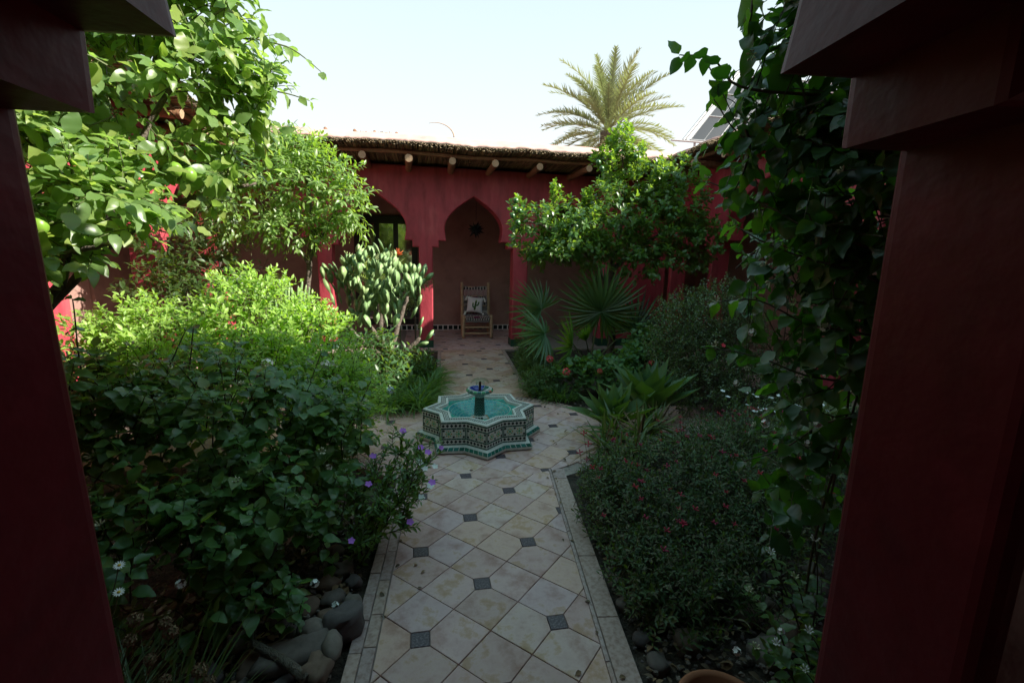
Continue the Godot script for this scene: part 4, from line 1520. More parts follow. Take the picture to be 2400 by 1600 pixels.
func stones() -> void:
	var g := "river stones beside the left edge of the path"
	var plain := "rounded grey river stone in the bed beside the left edge of the path"
	var q := [[-0.44, 2.11, 0.057, 0.062], [-0.35, 2.08, 0.051, 0.042], [-0.35, 1.99, 0.046, 0.032], [-0.45, 1.98, 0.059, 0.041], [-0.56, 1.94, 0.041, 0.054], [-0.6, 1.84, 0.049, 0.049], [-0.36, 2.22, 0.044, 0.044], [-0.7, 1.78, 0.088, 0.049], [-0.4, 2.62, 0.049, 0.027], [-0.43, 2.33, 0.05, 0.06], [-0.56, 1.66, 0.064, 0.03], [-0.55, 2.07, 0.07, 0.057], [-0.68, 1.68, 0.043, 0.035], [-0.78, 1.9, 0.06, 0.05], [-0.84, 1.72, 0.07, 0.06], [-0.5, 2.5, 0.06, 0.05], [-0.62, 1.56, 0.06, 0.05], [-0.42, 1.6, 0.05, 0.04], [-0.5, 1.5, 0.07, 0.06], [-0.48, 2.22, 0.05, 0.05], [-0.66, 2.0, 0.06, 0.05]]
	for i in q.size():
		stone_piece(V(q[i][0], 0.004, q[i][1]), Vector3(q[i][2], minf(q[i][2], q[i][3]) * 0.75, q[i][3]) * 0.9, rr(0, TAU), M.stones[i % 4], plain, 300 + i, rr(0, 0.7), g, rr(-0.3, 0.3))
	stone_piece(V(-0.53, 0.03, 1.775), Vector3(0.15, 0.045, 0.065), 0.35, M.stones[0], "long flat grey slab stone among the pebbles at the lower left", 351, 0.6)
	stone_piece(V(-0.385, 0.05, 1.775), Vector3(0.04, 0.045, 0.08), 0.1, M.stones[1], "smooth upright egg-shaped stone beside the left path edging", 352, 0.0)
	stone_piece(V(-0.36, 0.05, 1.9), Vector3(0.08, 0.055, 0.065), 0.6, M.stones[2], "large angular dark stone touching the left path edging", 353, 0.8)
	stone_piece(V(-0.42, 0.03, 1.68), Vector3(0.06, 0.04, 0.05), 1.2, M.stones[3], "reddish angular stone at the lower left of the path", 354, 0.9)
	stone_piece(V(-0.48, 0.05, 1.87), Vector3(0.055, 0.045, 0.05), 0.4, M.stones[1], "pale round cobble lying against the large angular stone", 355, 0.1)
	var st := start(true)
	tube(st, curve([Vector3(-0.13, 0.07, -0.08), Vector3(0, 0.055, 0), Vector3(0.12, 0.03, 0.09)], 8), taper(0.016, 0.022, 8), 7)
	tag(put("dead_branch", done(st), M.bark, self, Transform3D(Basis(), V(-0.57, 0.02, 1.72))), "dark broken branch lying over the slab stone at the lower left", "branch")
	g = "stones in the dark bed along the right edge of the path"
	plain = "dark rounded stone in the shaded bed along the right edge of the path"
	var w := [[0.97, 1.87, 0.07], [1.05, 1.75, 0.066], [0.94, 1.66, 0.05], [1.13, 1.61, 0.07], [0.95, 1.53, 0.055], [0.98, 2.02, 0.055], [1.12, 1.9, 0.06], [1.05, 2.2, 0.06]]
	for i in w.size(): stone_piece(V(w[i][0], -0.01, w[i][1]), Vector3(w[i][2] * 0.85, w[i][2] * 0.6, w[i][2] * 0.75), rr(0, TAU), M.stones[i % 4], plain, 400 + i, rr(0, 0.4), g)
	g = "stones behind the white jasmine at the lower right"
	plain = "dark stone on the ground behind the white-budded jasmine at the lower right"
	w = [[1.99, 1.83, 0.08], [2.09, 1.95, 0.07], [1.78, 1.69, 0.07], [1.61, 1.6, 0.085], [1.89, 1.72, 0.08], [1.63, 1.76, 0.076], [1.75, 1.9, 0.08], [1.5, 1.7, 0.07], [1.86, 2.02, 0.07], [1.45, 1.5, 0.09], [1.4, 1.85, 0.06]]
	for i in w.size(): stone_piece(V(w[i][0], -0.01, w[i][1]), Vector3(w[i][2] * 0.85, w[i][2] * 0.6, w[i][2] * 0.75), rr(0, TAU), M.stones[i % 4], plain, 440 + i, rr(0.1, 0.6), g)
	# terracotta pot at the bottom edge
	var o := base("clay_pot", V(1.02, -0.06, 1.2), "terracotta pot rim in deep shade at the bottom edge right of the path", "pot")
	st = start(true)
	lathe(st, [Vector2(0.08, 0), Vector2(0.1, 0.0), Vector2(0.145, 0.13), Vector2(0.16, 0.14), Vector2(0.165, 0.175), Vector2(0.155, 0.182), Vector2(0.14, 0.17), Vector2(0.13, 0.13), Vector2(0.0, 0.12)], 32)
	put("body", done(st), mat(lin(0.3, 0.11, 0.05), 0.8), o)
	st = start(true)
	lathe(st, [Vector2(0.128, 0.135), Vector2(0.08, 0.142), Vector2(0.0, 0.14)], 20)
	put("soil", done(st), M.soil, o)

func plants_left() -> void:
	var ovate := [leaf(0.25, 0.85, 0.85, 0.22, 0.3, 7, 0.06, 0.1), leaf(0.22, 0.88, 0.9, 0.42, 0.4, 7, 0.12, 0.1), leaf(0.28, 0.83, 0.8, 0.1, 0.2, 7, 0.14, 0.08)]
	var lance := [leaf(0.16, 0.8, 0.8, 0.25, 0.35, 4, 0.0, 0.08), leaf(0.18, 0.85, 0.8, 0.1, 0.25, 4, 0.05, 0.08)]
	var small := [leaf(0.24, 0.9, 0.8, 0.2, 0.3, 3), leaf(0.2, 0.85, 0.8, 0.35, 0.3, 3)]
	var heart := [leaf(0.34, 0.66, 0.85, 0.25, 0.25, 7, 0.08, 0.06), leaf(0.29, 0.7, 0.9, 0.45, 0.4, 7, 0.14, 0.06), leaf(0.36, 0.64, 0.8, 0.1, 0.18, 7, 0.1, 0.06), leaf(0.31, 0.68, 0.9, -0.15, 0.5, 7, 0.12, 0.08)]
	var round_leaf := [leaf(0.5, 0.75, 0.55, 0.12, 0.15, 5, 0.1), leaf(0.48, 0.8, 0.55, 0.0, 0.25, 5, 0.12)]
	M.ovate = ovate; M.lance = lance; M.small = small; M.heart = heart; M.round_leaf = round_leaf
	M.palm_stalk = mat(lin(0.1, 0.13, 0.05), 0.5)

	# lemon tree, close on the left
	var o := base("lemon_tree", V(-2.1, 0, 2.75), "large sunlit lemon tree with green fruit close on the left", "tree")
	var mats := [leafmat(0.1, 0.17, 0.05, 0.28, 0.36, Color(0.62, 1.0, 0.16)), leafmat(0.13, 0.2, 0.055, 0.3, 0.38, Color(0.62, 1.0, 0.16)), leafmat(0.075, 0.135, 0.045, 0.26, 0.34, Color(0.6, 1.0, 0.16)), leafmat(0.18, 0.24, 0.06, 0.32, 0.4, Color(0.7, 1.0, 0.14)), leafmat(0.12, 0.19, 0.07, 0.28, 0.3, Color(0.62, 1.0, 0.2)), leafmat(0.17, 0.23, 0.05, 0.3, 0.42, Color(0.7, 1.0, 0.14))]
	mats.insert(0, mats[0]); mats.insert(2, mats[2])
	limb(o, "trunk", [V(-2.1, -0.05, 2.75), V(-2.08, 0.6, 2.7), V(-1.95, 1.2, 2.65)], 0.06, 0.045, M.bark)
	for q in [[V(-1.95, 1.2, 2.65), V(-1.5, 1.6, 2.5), V(-1.2, 2.2, 2.5), V(-0.95, 2.6, 2.55)], [V(-1.95, 1.2, 2.65), V(-1.5, 1.5, 2.3), V(-1.3, 1.62, 2.05), V(-1.1, 1.66, 1.95)], [V(-1.95, 1.2, 2.65), V(-1.8, 1.9, 2.7), V(-1.7, 2.5, 2.8)], [V(-1.5, 1.6, 2.5), V(-1.2, 1.85, 2.6), V(-0.85, 2.0, 2.75)]]:
		limb(o, "branch", q, 0.024, 0.007, M.bark, 6)
	var blobs := [[V(-1.25, 2.35, 2.55), Vector3(0.5, 0.42, 0.42)], [V(-1.6, 2.0, 2.4), Vector3(0.42, 0.38, 0.38)], [V(-1.25, 1.85, 2.15), Vector3(0.3, 0.22, 0.28)], [V(-1.05, 2.75, 2.6), Vector3(0.36, 0.3, 0.34)], [V(-0.85, 2.45, 2.65), Vector3(0.22, 0.2, 0.24), 0.8], [V(-1.45, 2.95, 2.7), Vector3(0.5, 0.4, 0.45)], [V(-1.35, 1.62, 2.1), Vector3(0.24, 0.12, 0.22)], [V(-1.0, 2.05, 2.6), Vector3(0.24, 0.18, 0.24), 0.7], [V(-1.75, 2.5, 2.6), Vector3(0.4, 0.5, 0.4)], [V(-2.0, 2.1, 2.9), Vector3(0.4, 0.5, 0.4)], [V(-1.25, 3.25, 2.7), Vector3(0.5, 0.3, 0.45)]]
	var s := {"blobs": blobs, "twigs": 820, "leaves": 8, "len": 0.22, "size": [0.06, 0.13], "mesh": ovate, "mats": mats, "parts": 245, "out": 0.8, "up": 0.4, "sunward": 0.8, "wild": 0.5, "flat": 0.6, "droop": 0.45, "tumble": 0.8, "thick": 0.0035, "wood": M.stem}
	fill(o, s)
	for q in [[V(-0.95, 2.6, 2.55), V(-0.75, 2.62, 2.58), V(-0.6, 2.6, 2.6), V(-0.48, 2.52, 2.62)], [V(-0.95, 2.7, 2.6), V(-0.75, 2.85, 2.62), V(-0.62, 2.9, 2.62)], [V(-0.85, 2.35, 2.6), V(-0.7, 2.42, 2.65), V(-0.55, 2.4, 2.68)], [V(-0.95, 2.85, 2.6), V(-0.78, 2.98, 2.6), V(-0.66, 3.06, 2.6)]]:
		limb(o, "branch", q, 0.006, 0.002, M.stem, 5)
		var lv := stem_leaves(q, 6, [0.08, 0.11], 0.15, 1.0)
		for k in lv.size(): put("leaf", ovate[k % 3], mats[3] if k > 6 else mats[k % 4], o, Transform3D(lv[k].basis, lv[k].origin - o.position))
	var st := start(true)
	var prof := []
	for i in 11:
		var t := PI * i / 10.0
		prof.append(Vector2(0.5 * sin(t) * (1.0 - 0.1 * cos(t)), -0.6 * cos(t) * (1.0 + (0.14 if i == 0 or i == 10 else 0.0))))
	lathe(st, prof, 16)
	var fruit := done(st)
	var fm := mat(lin(0.16, 0.3, 0.035), 0.35)
	for q in [V(-1.36, 1.95, 2.1), V(-1.33, 1.72, 1.98), V(-1.52, 2.15, 2.2), V(-1.02, 1.98, 2.3), V(-0.98, 1.96, 2.32), V(-1.5, 1.86, 2.05)]:
		put("lemon", fruit, fm, o, Transform3D(Basis(Vector3(rr(-0.3, 0.3), 0, 1).normalized(), rr(-0.4, 0.4)).scaled(Vector3.ONE * rr(0.05, 0.06)), q - o.position))

	# orange tree with a rounded crown
	o = base("orange_tree", V(-1.2, 0, 5.5), "round-crowned orange tree with narrow sunlit leaves left of the near arches", "tree")
	mats = [leafmat(0.12, 0.2, 0.05, 0.28, 0.38), leafmat(0.15, 0.23, 0.06, 0.28, 0.42), leafmat(0.1, 0.17, 0.045, 0.25, 0.36)]
	limb(o, "trunk", [V(-1.2, -0.05, 5.5), V(-1.27, 0.8, 5.5), V(-1.22, 1.5, 5.5), V(-1.15, 1.9, 5.5)], 0.035, 0.026, M.bark)
	for q in [[V(-1.22, 1.5, 5.5), V(-1.45, 2.0, 5.4), V(-1.7, 2.4, 5.4)], [V(-1.2, 1.6, 5.5), V(-0.95, 2.0, 5.4), V(-0.75, 2.3, 5.4)], [V(-1.17, 1.8, 5.5), V(-1.2, 2.3, 5.6), V(-1.3, 2.7, 5.6)]]: limb(o, "branch", q, 0.02, 0.007, M.bark, 6)
	blobs = [[V(-1.05, 2.3, 5.4), Vector3(0.52, 0.45, 0.5)], [V(-1.5, 2.4, 5.5), Vector3(0.55, 0.5, 0.5)], [V(-1.85, 2.15, 5.4), Vector3(0.4, 0.42, 0.4)], [V(-1.35, 2.72, 5.6), Vector3(0.42, 0.25, 0.4)], [V(-0.78, 2.1, 5.35), Vector3(0.26, 0.3, 0.3)], [V(-1.35, 1.9, 5.3), Vector3(0.4, 0.22, 0.35)]]
	fill(o, {"blobs": blobs, "twigs": 620, "leaves": 9, "len": 0.2, "size": [0.065, 0.11], "mesh": lance, "mats": mats, "parts": 160, "out": 0.9, "up": 0.25, "sunward": 0.8, "wild": 0.5, "flat": 0.6, "droop": 0.5, "tumble": 0.6, "shell": 0.6, "thick": 0.003})

	# plumbago in full sun
	o = base("plumbago_bush", V(-1.5, 0, 4.0), "bright sunlit bush of small light green leaves with pale blue flowers", "bush")
	mats = [leafmat(0.22, 0.35, 0.07, 0.4, 0.42), leafmat(0.28, 0.41, 0.09, 0.4, 0.45), leafmat(0.17, 0.29, 0.055, 0.36, 0.42)]
	blobs = [[V(-1.35, 1.15, 4.1), Vector3(0.5, 0.42, 0.5)], [V(-1.95, 0.95, 3.9), Vector3(0.5, 0.42, 0.5)], [V(-0.9, 0.9, 4.0), Vector3(0.4, 0.4, 0.5)], [V(-0.6, 0.5, 3.75), Vector3(0.32, 0.35, 0.4)], [V(-1.3, 0.75, 3.5), Vector3(0.6, 0.4, 0.4)], [V(-2.35, 0.85, 4.0), Vector3(0.35, 0.4, 0.4)], [V(-0.75, 0.75, 3.6), Vector3(0.35, 0.3, 0.35)]]
	var tips := fill(o, {"blobs": blobs, "twigs": 1500, "leaves": 11, "len": 0.3, "size": [0.04, 0.075], "mesh": small, "mats": mats, "parts": 0, "out": 0.7, "up": 0.75, "sunward": 0.8, "wild": 0.45, "flat": 0.5, "droop": 0.1, "tumble": 0.6, "sag": 0.35, "thick": 0.003, "open": 1.1})
	for i in 5: limb(o, "stem", [V(-1.5 + i * 0.12, -0.03, 4.0), V(-1.7 + i * 0.2, 0.35, 3.9), V(-1.9 + i * 0.32, 0.8, 3.9)], 0.012, 0.005, M.dark_stem, 5)
	var blue := mat(lin(0.6, 0.68, 0.85), 0.6)
	var head := umbel(11, 5, 0.75, 0.42)
	var wh := []
	var near_tips := []
	for t in tips:
		if t[0].x > -1.35 and t[0].y > 0.6: near_tips.append([t[0].z * -1.0 - t[0].x * 0.4, t])
	near_tips.sort_custom(func(a, b): return a[0] < b[0])
	for i in 14: wh.append([near_tips[i * 5][1][0], Vector3(0.2, 0.7, 0.8), rr(0.03, 0.045)])
	blooms(o, "flower_head", head, [blue, M.petal], wh)

	# jasmine bush in the shade, nearest on the left
	o = base("jasmine_bush", V(-1.1, 0, 2.4), "dark shaded jasmine bush with heart-shaped leaves filling the near left bed", "bush")
	mats = [leafmat(0.044, 0.118, 0.03, 0.18, 0.42, Color(0.6, 1.0, 0.15)), leafmat(0.06, 0.145, 0.036, 0.18, 0.45, Color(0.6, 1.0, 0.15)), leafmat(0.034, 0.09, 0.028, 0.16, 0.36, Color(0.6, 1.0, 0.15))]
	mats.append_array([mats[0], mats[1], mats[2], mats[2], mats[0], leafmat(0.1, 0.15, 0.04, 0.2, 0.45)])
	var clear := func(p: Vector3) -> bool: return p.x > -0.26 + 0.0728 * -p.z - 0.2 and p.y < 0.35
	blobs = [[V(-1.15, 0.82, 2.5), Vector3(0.5, 0.38, 0.5)], [V(-0.75, 0.7, 2.7), Vector3(0.42, 0.32, 0.45)], [V(-1.45, 0.86, 2.35), Vector3(0.35, 0.36, 0.45)], [V(-0.85, 0.45, 2.2), Vector3(0.36, 0.3, 0.35)], [V(-0.55, 0.35, 2.5), Vector3(0.2, 0.25, 0.35)], [V(-1.1, 0.45, 1.95), Vector3(0.4, 0.32, 0.3)], [V(-0.6, 0.5, 3.05), Vector3(0.3, 0.3, 0.3)], [V(-0.8, 0.2, 1.95), Vector3(0.3, 0.16, 0.25)]]
	s = {"blobs": blobs, "twigs": 620, "leaves": 8, "len": 0.26, "size": [0.04, 0.11], "mesh": heart, "mats": mats, "parts": 235, "out": 0.4, "up": 0.9, "wild": 0.45, "flat": 0.9, "droop": 0.4, "tumble": 0.7, "paired": true, "open": 1.4, "shut": 0.9, "thick": 0.0035, "wood": M.dark_stem, "clear": clear, "thin_below": 0.7}
	tips = fill(o, s)
	for q in [[V(-1.52, 0.6, 2.4), V(-1.54, 1.0, 2.4), V(-1.53, 1.42, 2.4)], [V(-1.2, 0.7, 2.5), V(-1.15, 1.0, 2.5), V(-1.1, 1.28, 2.5)], [V(-0.75, 0.5, 2.7), V(-0.68, 0.8, 2.75), V(-0.58, 1.08, 2.8)], [V(-1.35, 0.7, 2.5), V(-1.28, 1.0, 2.55), V(-1.18, 1.25, 2.6)], [V(-0.5, 0.4, 2.9), V(-0.42, 0.65, 2.95), V(-0.33, 0.85, 3.0)]]:
		limb(o, "stem", q, 0.006, 0.0025, M.dark_stem, 5)
		var lv := stem_leaves(q, 6, [0.07, 0.1], 0.3, 1.25)
		for k in lv.size(): put("leaf", heart[k % 3], mats[k % 3], o, Transform3D(lv[k].basis, lv[k].origin - o.position))
	var bud := start(true)
	for i in 7:
		var d := Vector3(sin(i * 2.4) * 0.6, 0.5 + 0.12 * (i % 3), cos(i * 2.4) * 0.6)
		tube(bud, [Vector3.ZERO, d * 0.5, d * 0.75, d], [0.03, 0.05, 0.13, 0.03], 5)
	var budm := done(bud)
	M.bud = budm
	var budc := mat(lin(0.55, 0.55, 0.38), 0.6)
	M.budc = budc
	wh = []
	for i in range(0, tips.size(), 15): wh.append([tips[i][0], tips[i][1], rr(0.025, 0.035)])
	blooms(o, "bud_cluster", budm, [budc], wh)
	var jas := umbel(7, 6, 0.6, 0.5)
	M.jas = jas
	wh = []
	for q in [V(-0.5, 0.53, 2.45), V(-0.48, 0.22, 1.95), V(-0.9, 0.42, 1.75), V(-0.38, 0.3, 2.35), V(-0.55, 0.3, 2.2), V(-0.4, 0.1, 1.95)]: wh.append([q, Vector3(0.3, 0.7, 0.7), rr(0.018, 0.026)])
	blooms(o, "flower", jas, [M.petal], wh)

	# periwinkle leaning over the path
	o = base("periwinkle_bush", V(-0.32, 0, 2.6), "narrow-leaved bush with purple and white flowers leaning over the left edge of the path", "bush")
	mats = [leafmat(0.045, 0.1, 0.03, 0.15, 0.35), leafmat(0.06, 0.13, 0.035, 0.15, 0.4)]
	var spr := []
	for q in [[V(-0.32, 0.0, 2.6), V(-0.15, 0.25, 2.6), V(0.0, 0.4, 2.65), V(0.1, 0.48, 2.7)], [V(-0.32, 0.0, 2.6), V(-0.22, 0.3, 2.6), V(-0.15, 0.5, 2.62), V(-0.12, 0.64, 2.62)], [V(-0.35, 0, 2.55), V(-0.22, 0.2, 2.5), V(-0.08, 0.33, 2.5), V(0.0, 0.4, 2.5)], [V(-0.35, 0, 2.5), V(-0.25, 0.12, 2.42), V(-0.12, 0.18, 2.38), V(-0.04, 0.2, 2.36)], [V(-0.4, 0, 2.6), V(-0.35, 0.25, 2.65), V(-0.28, 0.45, 2.7)], [V(-0.35, 0, 2.5), V(-0.2, 0.15, 2.5), V(-0.05, 0.22, 2.6), V(0.05, 0.3, 2.68)], [V(-0.4, 0, 2.4), V(-0.35, 0.15, 2.3), V(-0.25, 0.22, 2.25)], [V(-0.35, 0, 2.6), V(-0.2, 0.28, 2.75), V(-0.08, 0.4, 2.85)], [V(-0.42, 0, 2.5), V(-0.4, 0.22, 2.5), V(-0.36, 0.38, 2.5)], [V(-0.36, 0, 2.5), V(-0.3, 0.2, 2.45), V(-0.2, 0.33, 2.42)], [V(-0.3, 0.0, 2.55), V(-0.18, 0.2, 2.55), V(-0.1, 0.36, 2.58), V(-0.06, 0.48, 2.6)], [V(-0.3, 0.0, 2.7), V(-0.16, 0.22, 2.72), V(-0.02, 0.36, 2.75), V(0.06, 0.42, 2.78)], [V(-0.32, 0.0, 2.45), V(-0.22, 0.2, 2.45), V(-0.14, 0.3, 2.44), V(-0.06, 0.34, 2.44)], [V(-0.35, 0.0, 2.35), V(-0.28, 0.14, 2.32), V(-0.2, 0.26, 2.3), V(-0.14, 0.3, 2.28)], [V(-0.4, 0.0, 2.7), V(-0.3, 0.3, 2.75), V(-0.22, 0.48, 2.8)], [V(-0.34, 0.0, 2.6), V(-0.24, 0.3, 2.55), V(-0.2, 0.46, 2.52)]]:
		limb(o, "stem", q, 0.005, 0.0022, M.dark_stem, 5)
		for l in stem_leaves(q, 19, [0.05, 0.08], -0.1, 0.8): spr.append(Transform3D(l.basis, l.origin - o.position))
		for e in 3:
			var m0: Vector3 = q[-2]
			var br := [m0, m0 + Vector3(rr(-0.06, 0.08), rr(0.05, 0.12), rr(-0.06, 0.06)), m0 + Vector3(rr(-0.08, 0.12), rr(0.12, 0.2), rr(-0.08, 0.08))]
			limb(o, "stem", br, 0.003, 0.0018, M.dark_stem, 4)
			for l in stem_leaves(br, 10, [0.045, 0.07], -0.1, 0.8): spr.append(Transform3D(l.basis, l.origin - o.position))
	spread(o, spr, {"parts": 200, "mesh": lance, "mats": mats})
	var pet := flower_mesh(5, 0.42, 0.12)
	M.pet = pet
	var purple := mat(lin(0.42, 0.12, 0.62), 0.6)
	M.purple = purple
	wh = []
	for q in [V(-0.12, 0.65, 2.62), V(-0.3, 0.47, 2.7), V(0.1, 0.5, 2.7), V(0.04, 0.4, 2.46), V(-0.08, 0.23, 2.36), V(-0.02, 0.53, 2.65), V(-0.36, 0.25, 2.2), V(0.02, 0.52, 2.6), V(-0.3, 0.42, 2.45)]: wh.append([q, Vector3(0.2, 0.9, 0.5), rr(0.018, 0.023)])
	blooms(o, "purple_flower", pet, [purple], wh)
	wh = []
	for q in [V(0.0, 0.42, 2.6), V(0.03, 0.36, 2.5), V(-0.03, 0.46, 2.6), V(-0.06, 0.4, 2.55), V(0.06, 0.42, 2.62), V(-0.1, 0.34, 2.5), V(-0.02, 0.32, 2.45), V(-0.14, 0.44, 2.6)]: wh.append([q, Vector3(0.2, 0.9, 0.5), rr(0.02, 0.026)])
	blooms(o, "white_flower", pet, [M.petal], wh)

	# daisies and dried heads at the lower left
	o = base("daisy_plant", V(-0.95, 0, 1.35), "feathery grey-green daisy plant with dried brown heads at the lower left corner", "plant")
	var fe := []
	var bl := blade(0.014, 0.5, 3)
	for i in 10: tuft(V(-0.95 + rr(-0.2, 0.2), 0.05, 1.3 + rr(-0.12, 0.15)) - o.position, 40, 0.1, [0.2, 0.5], fe, 0.7)
	many("foliage", bl, leafmat(0.05, 0.09, 0.04, 0.1), o, fe)
	var daisy := flower_mesh(13, 0.13, 0.1)
	var yel := mat(lin(0.6, 0.45, 0.04), 0.7)
	var dried := mat(lin(0.2, 0.14, 0.08), 0.9)
	var dh := umbel(16, 4, 0.7, 0.5)
	for q in [[V(-0.81, 0.81, 1.3), 0], [V(-0.82, 0.73, 1.3), 0], [V(-0.69, 0.66, 1.25), 1], [V(-0.76, 0.68, 1.25), 1], [V(-0.68, 0.63, 1.25), 1], [V(-0.62, 0.5, 1.25), 1], [V(-0.68, 0.53, 1.2), 1], [V(-0.6, 0.46, 1.25), 1], [V(-0.78, 0.62, 1.25), 1], [V(-0.66, 0.49, 1.2), 1], [V(-0.72, 0.58, 1.22), 1]]:
		var p: Vector3 = q[0]
		limb(o, "stem", [p + Vector3(-0.12, -0.3, 0.02), p + Vector3(-0.04, -0.12, 0), p], 0.002, 0.0014, M.stem, 4)
		if q[1] == 0:
			var f := put("daisy", daisy, M.petal, o, place_up(p - o.position, Vector3(0.25, 0.9, 0.35), 0.014))
			st = start(true)
			lathe(st, [Vector2(0.0, 0.22), Vector2(0.25, 0.15), Vector2(0.32, 0.0)], 8)
			put("centre", done(st), yel, f)
		else: put("dried_head", dh, dried, o, place_up(p - o.position, Vector3(0.2, 0.9, 0.3), rr(0.017, 0.024)))

	# prickly pear
	o = base("prickly_pear", V(-0.55, 0, 6.3), "sunlit prickly pear cactus with many small pads beside the red pillar", "cactus")
	st = start(true)
	prof = []
	for i in 12:
		var t := i / 11.0
		prof.append(Vector2(0.27 * pow(sin(PI * pow(t, 1.15)), 0.6) * 0.9 if i > 0 and i < 11 else (0.07 if i == 0 else 0.0), t))
	lathe(st, prof, 14)
	var padm := done(st)
	var flat := []
	for w in [0.24, 0.3]:
		var sx := SurfaceTool.new()
		sx.begin(Mesh.PRIMITIVE_TRIANGLES)
		sx.append_from(padm, 0, Transform3D(Basis().scaled(Vector3(w / 0.26, 1, w)), Vector3.ZERO))
		flat.append(sx.commit())
	var pm := []
	for c in [lin(0.85, 0.9, 0.8), lin(1.0, 1.0, 0.85), lin(0.72, 0.82, 0.7)]:
		var m := mat(c, 0.5)
		m.albedo_texture = M.get("pad_tex") if M.has("pad_tex") else noise(97, 0.09, [[0.0, lin(0.5, 0.48, 0.3)], [0.12, lin(0.27, 0.36, 0.19)], [0.5, lin(0.24, 0.36, 0.16)], [1.0, lin(0.2, 0.31, 0.13)]], 1, FastNoiseLite.TYPE_CELLULAR, 256)
		M.pad_tex = m.albedo_texture
		pm.append(triplanar(m, 0.4))
		m.uv1_world_triplanar = false
	var keep := func(p: Vector3) -> bool:
		var q := p + Vector3(-0.55, 0, -6.3)
		var e := ((q - V(-0.56, 1.2, 6.3)) / Vector3(0.8, 0.68, 0.6)).length()
		return e < 1.0 and q.y > 0.55
	var roots := []
	for q in [[-0.9, 0.8], [-0.75, 0.75], [-0.6, 0.75], [-0.45, 0.75], [-0.3, 0.75], [-0.2, 0.85], [-0.68, 1.0], [-0.38, 1.05], [-1.0, 1.0], [-0.55, 1.2], [-0.8, 1.2], [-0.3, 1.25], [-0.95, 1.3], [-0.1, 1.1], [-0.5, 1.4]]:
		for z in [6.0, 6.3]: roots.append([V(q[0] + rr(-0.06, 0.06), q[1], z + rr(-0.06, 0.06)) - o.position, (Vector3.UP + rdir() * 0.5).normalized()])
	pads(o, roots, flat, pm, 290, keep)
	for q in [[V(-0.55, -0.03, 6.3), V(-0.5, 0.4, 6.25), V(-0.75, 0.8, 6.25), V(-0.9, 1.1, 6.3)], [V(-0.55, 0.1, 6.3), V(-0.42, 0.45, 6.1), V(-0.3, 0.8, 6.2), V(-0.2, 1.1, 6.3)], [V(-0.5, 0.3, 6.2), V(-0.7, 0.5, 6.05), V(-0.95, 0.75, 6.1)], [V(-0.55, 0.2, 6.3), V(-0.55, 0.7, 6.3), V(-0.5, 1.1, 6.35)], [V(-0.5, 0.25, 6.2), V(-0.25, 0.4, 6.0), V(-0.05, 0.6, 6.0)]]:
		limb(o, "stem", q, 0.045, 0.024, M.bark, 8)
	for q in [[V(-0.05, 0.6, 6.0), Vector3(0.2, 1, 0)], [V(-0.1, 0.5, 5.95), Vector3(0.7, 0.3, 0.3)], [V(-0.28, 0.42, 5.95), Vector3(0.2, -0.8, 0.4)], [V(-0.4, 0.6, 6.0), Vector3(-0.1, -0.9, 0.3)], [V(0.0, 0.45, 6.0), Vector3(0.3, -0.4, 0.5)], [V(-0.06, 0.72, 6.05), Vector3(0.4, 0.9, 0)], [V(0.02, 0.55, 6.02), Vector3(0.6, 0.8, 0.1)]]:
		put("pad", flat[0], pm[2], o, place(q[0] - o.position, q[1], rdir(), rr(0.13, 0.2)))

	# finger cactus behind the plumbago
	o = base("finger_cactus", V(-1.38, 0, 5.05), "clump of slender upright finger cacti between the plumbago and the orange tree", "cactus")
	st = start(true)
	prof = [Vector2(0, 0), Vector2(0.035, 0.02), Vector2(0.038, 0.6), Vector2(0.036, 0.9), Vector2(0.022, 0.98), Vector2(0, 1)]
	lathe(st, prof, 8)
	var fing := done(st)
	for i in 40:
		var a := rr(0, TAU)
		var d := sqrt(rng.randf()) * 0.22
		put("finger", fing, pm[i % 3], o, place(Vector3(cos(a) * d, 1.0 + rr(-0.15, 0.12), sin(a) * d * 0.8), Vector3(cos(a) * 0.2, 1, sin(a) * 0.2), rdir(), rr(0.2, 0.36)))
	for i in 4: limb(o, "stem", [o.position, o.position + Vector3(rr(-0.1, 0.1), 0.5, rr(-0.1, 0.1)), o.position + Vector3(rr(-0.2, 0.2), 1.05, rr(-0.15, 0.15))], 0.05, 0.03, pm[2], 7)

	# feathery young palm and its neighbours behind the cactus
	o = base("feather_palm", V(-0.65, 0, 7.1), "small feathery palm with pale fronds standing behind the prickly pear", "palm")
	var fmats := [leafmat(0.24, 0.3, 0.12, 0.15, 0.5), leafmat(0.3, 0.34, 0.16, 0.15, 0.5)]
	st = start()
	for i in range(1, 20):
		var t := i / 19.0
		var p := Vector3(0, t, -0.3 * t * t)
		for e in [-1.0, 1.0]:
			var ln := 0.3 * sin(PI * pow(t, 0.7)) + 0.06
			var d := Vector3(e * 0.8, 0.55, 0.15).normalized()
			quad(st, p, p + d * ln * 0.5 + Vector3(0, 0.016, 0), p + d * ln, p + d * ln * 0.5 - Vector3(0, 0.016, 0))
	tube(st, [Vector3.ZERO, Vector3(0, 0.5, -0.075), Vector3(0, 1, -0.3)], [0.012, 0.008, 0.003], 4)
	var pin := done(st)
	for i in 13:
		var a := i * 2.4
		var el := deg_to_rad(lerpf(82, 30, i / 12.0))
		put("frond", pin, fmats[i % 2], o, place(Vector3(0, 1.15, 0), Vector3(cos(a) * cos(el), sin(el), sin(a) * cos(el)), Vector3(-cos(a) * sin(el), cos(el), -sin(a) * sin(el)), rr(0.5, 0.7)))
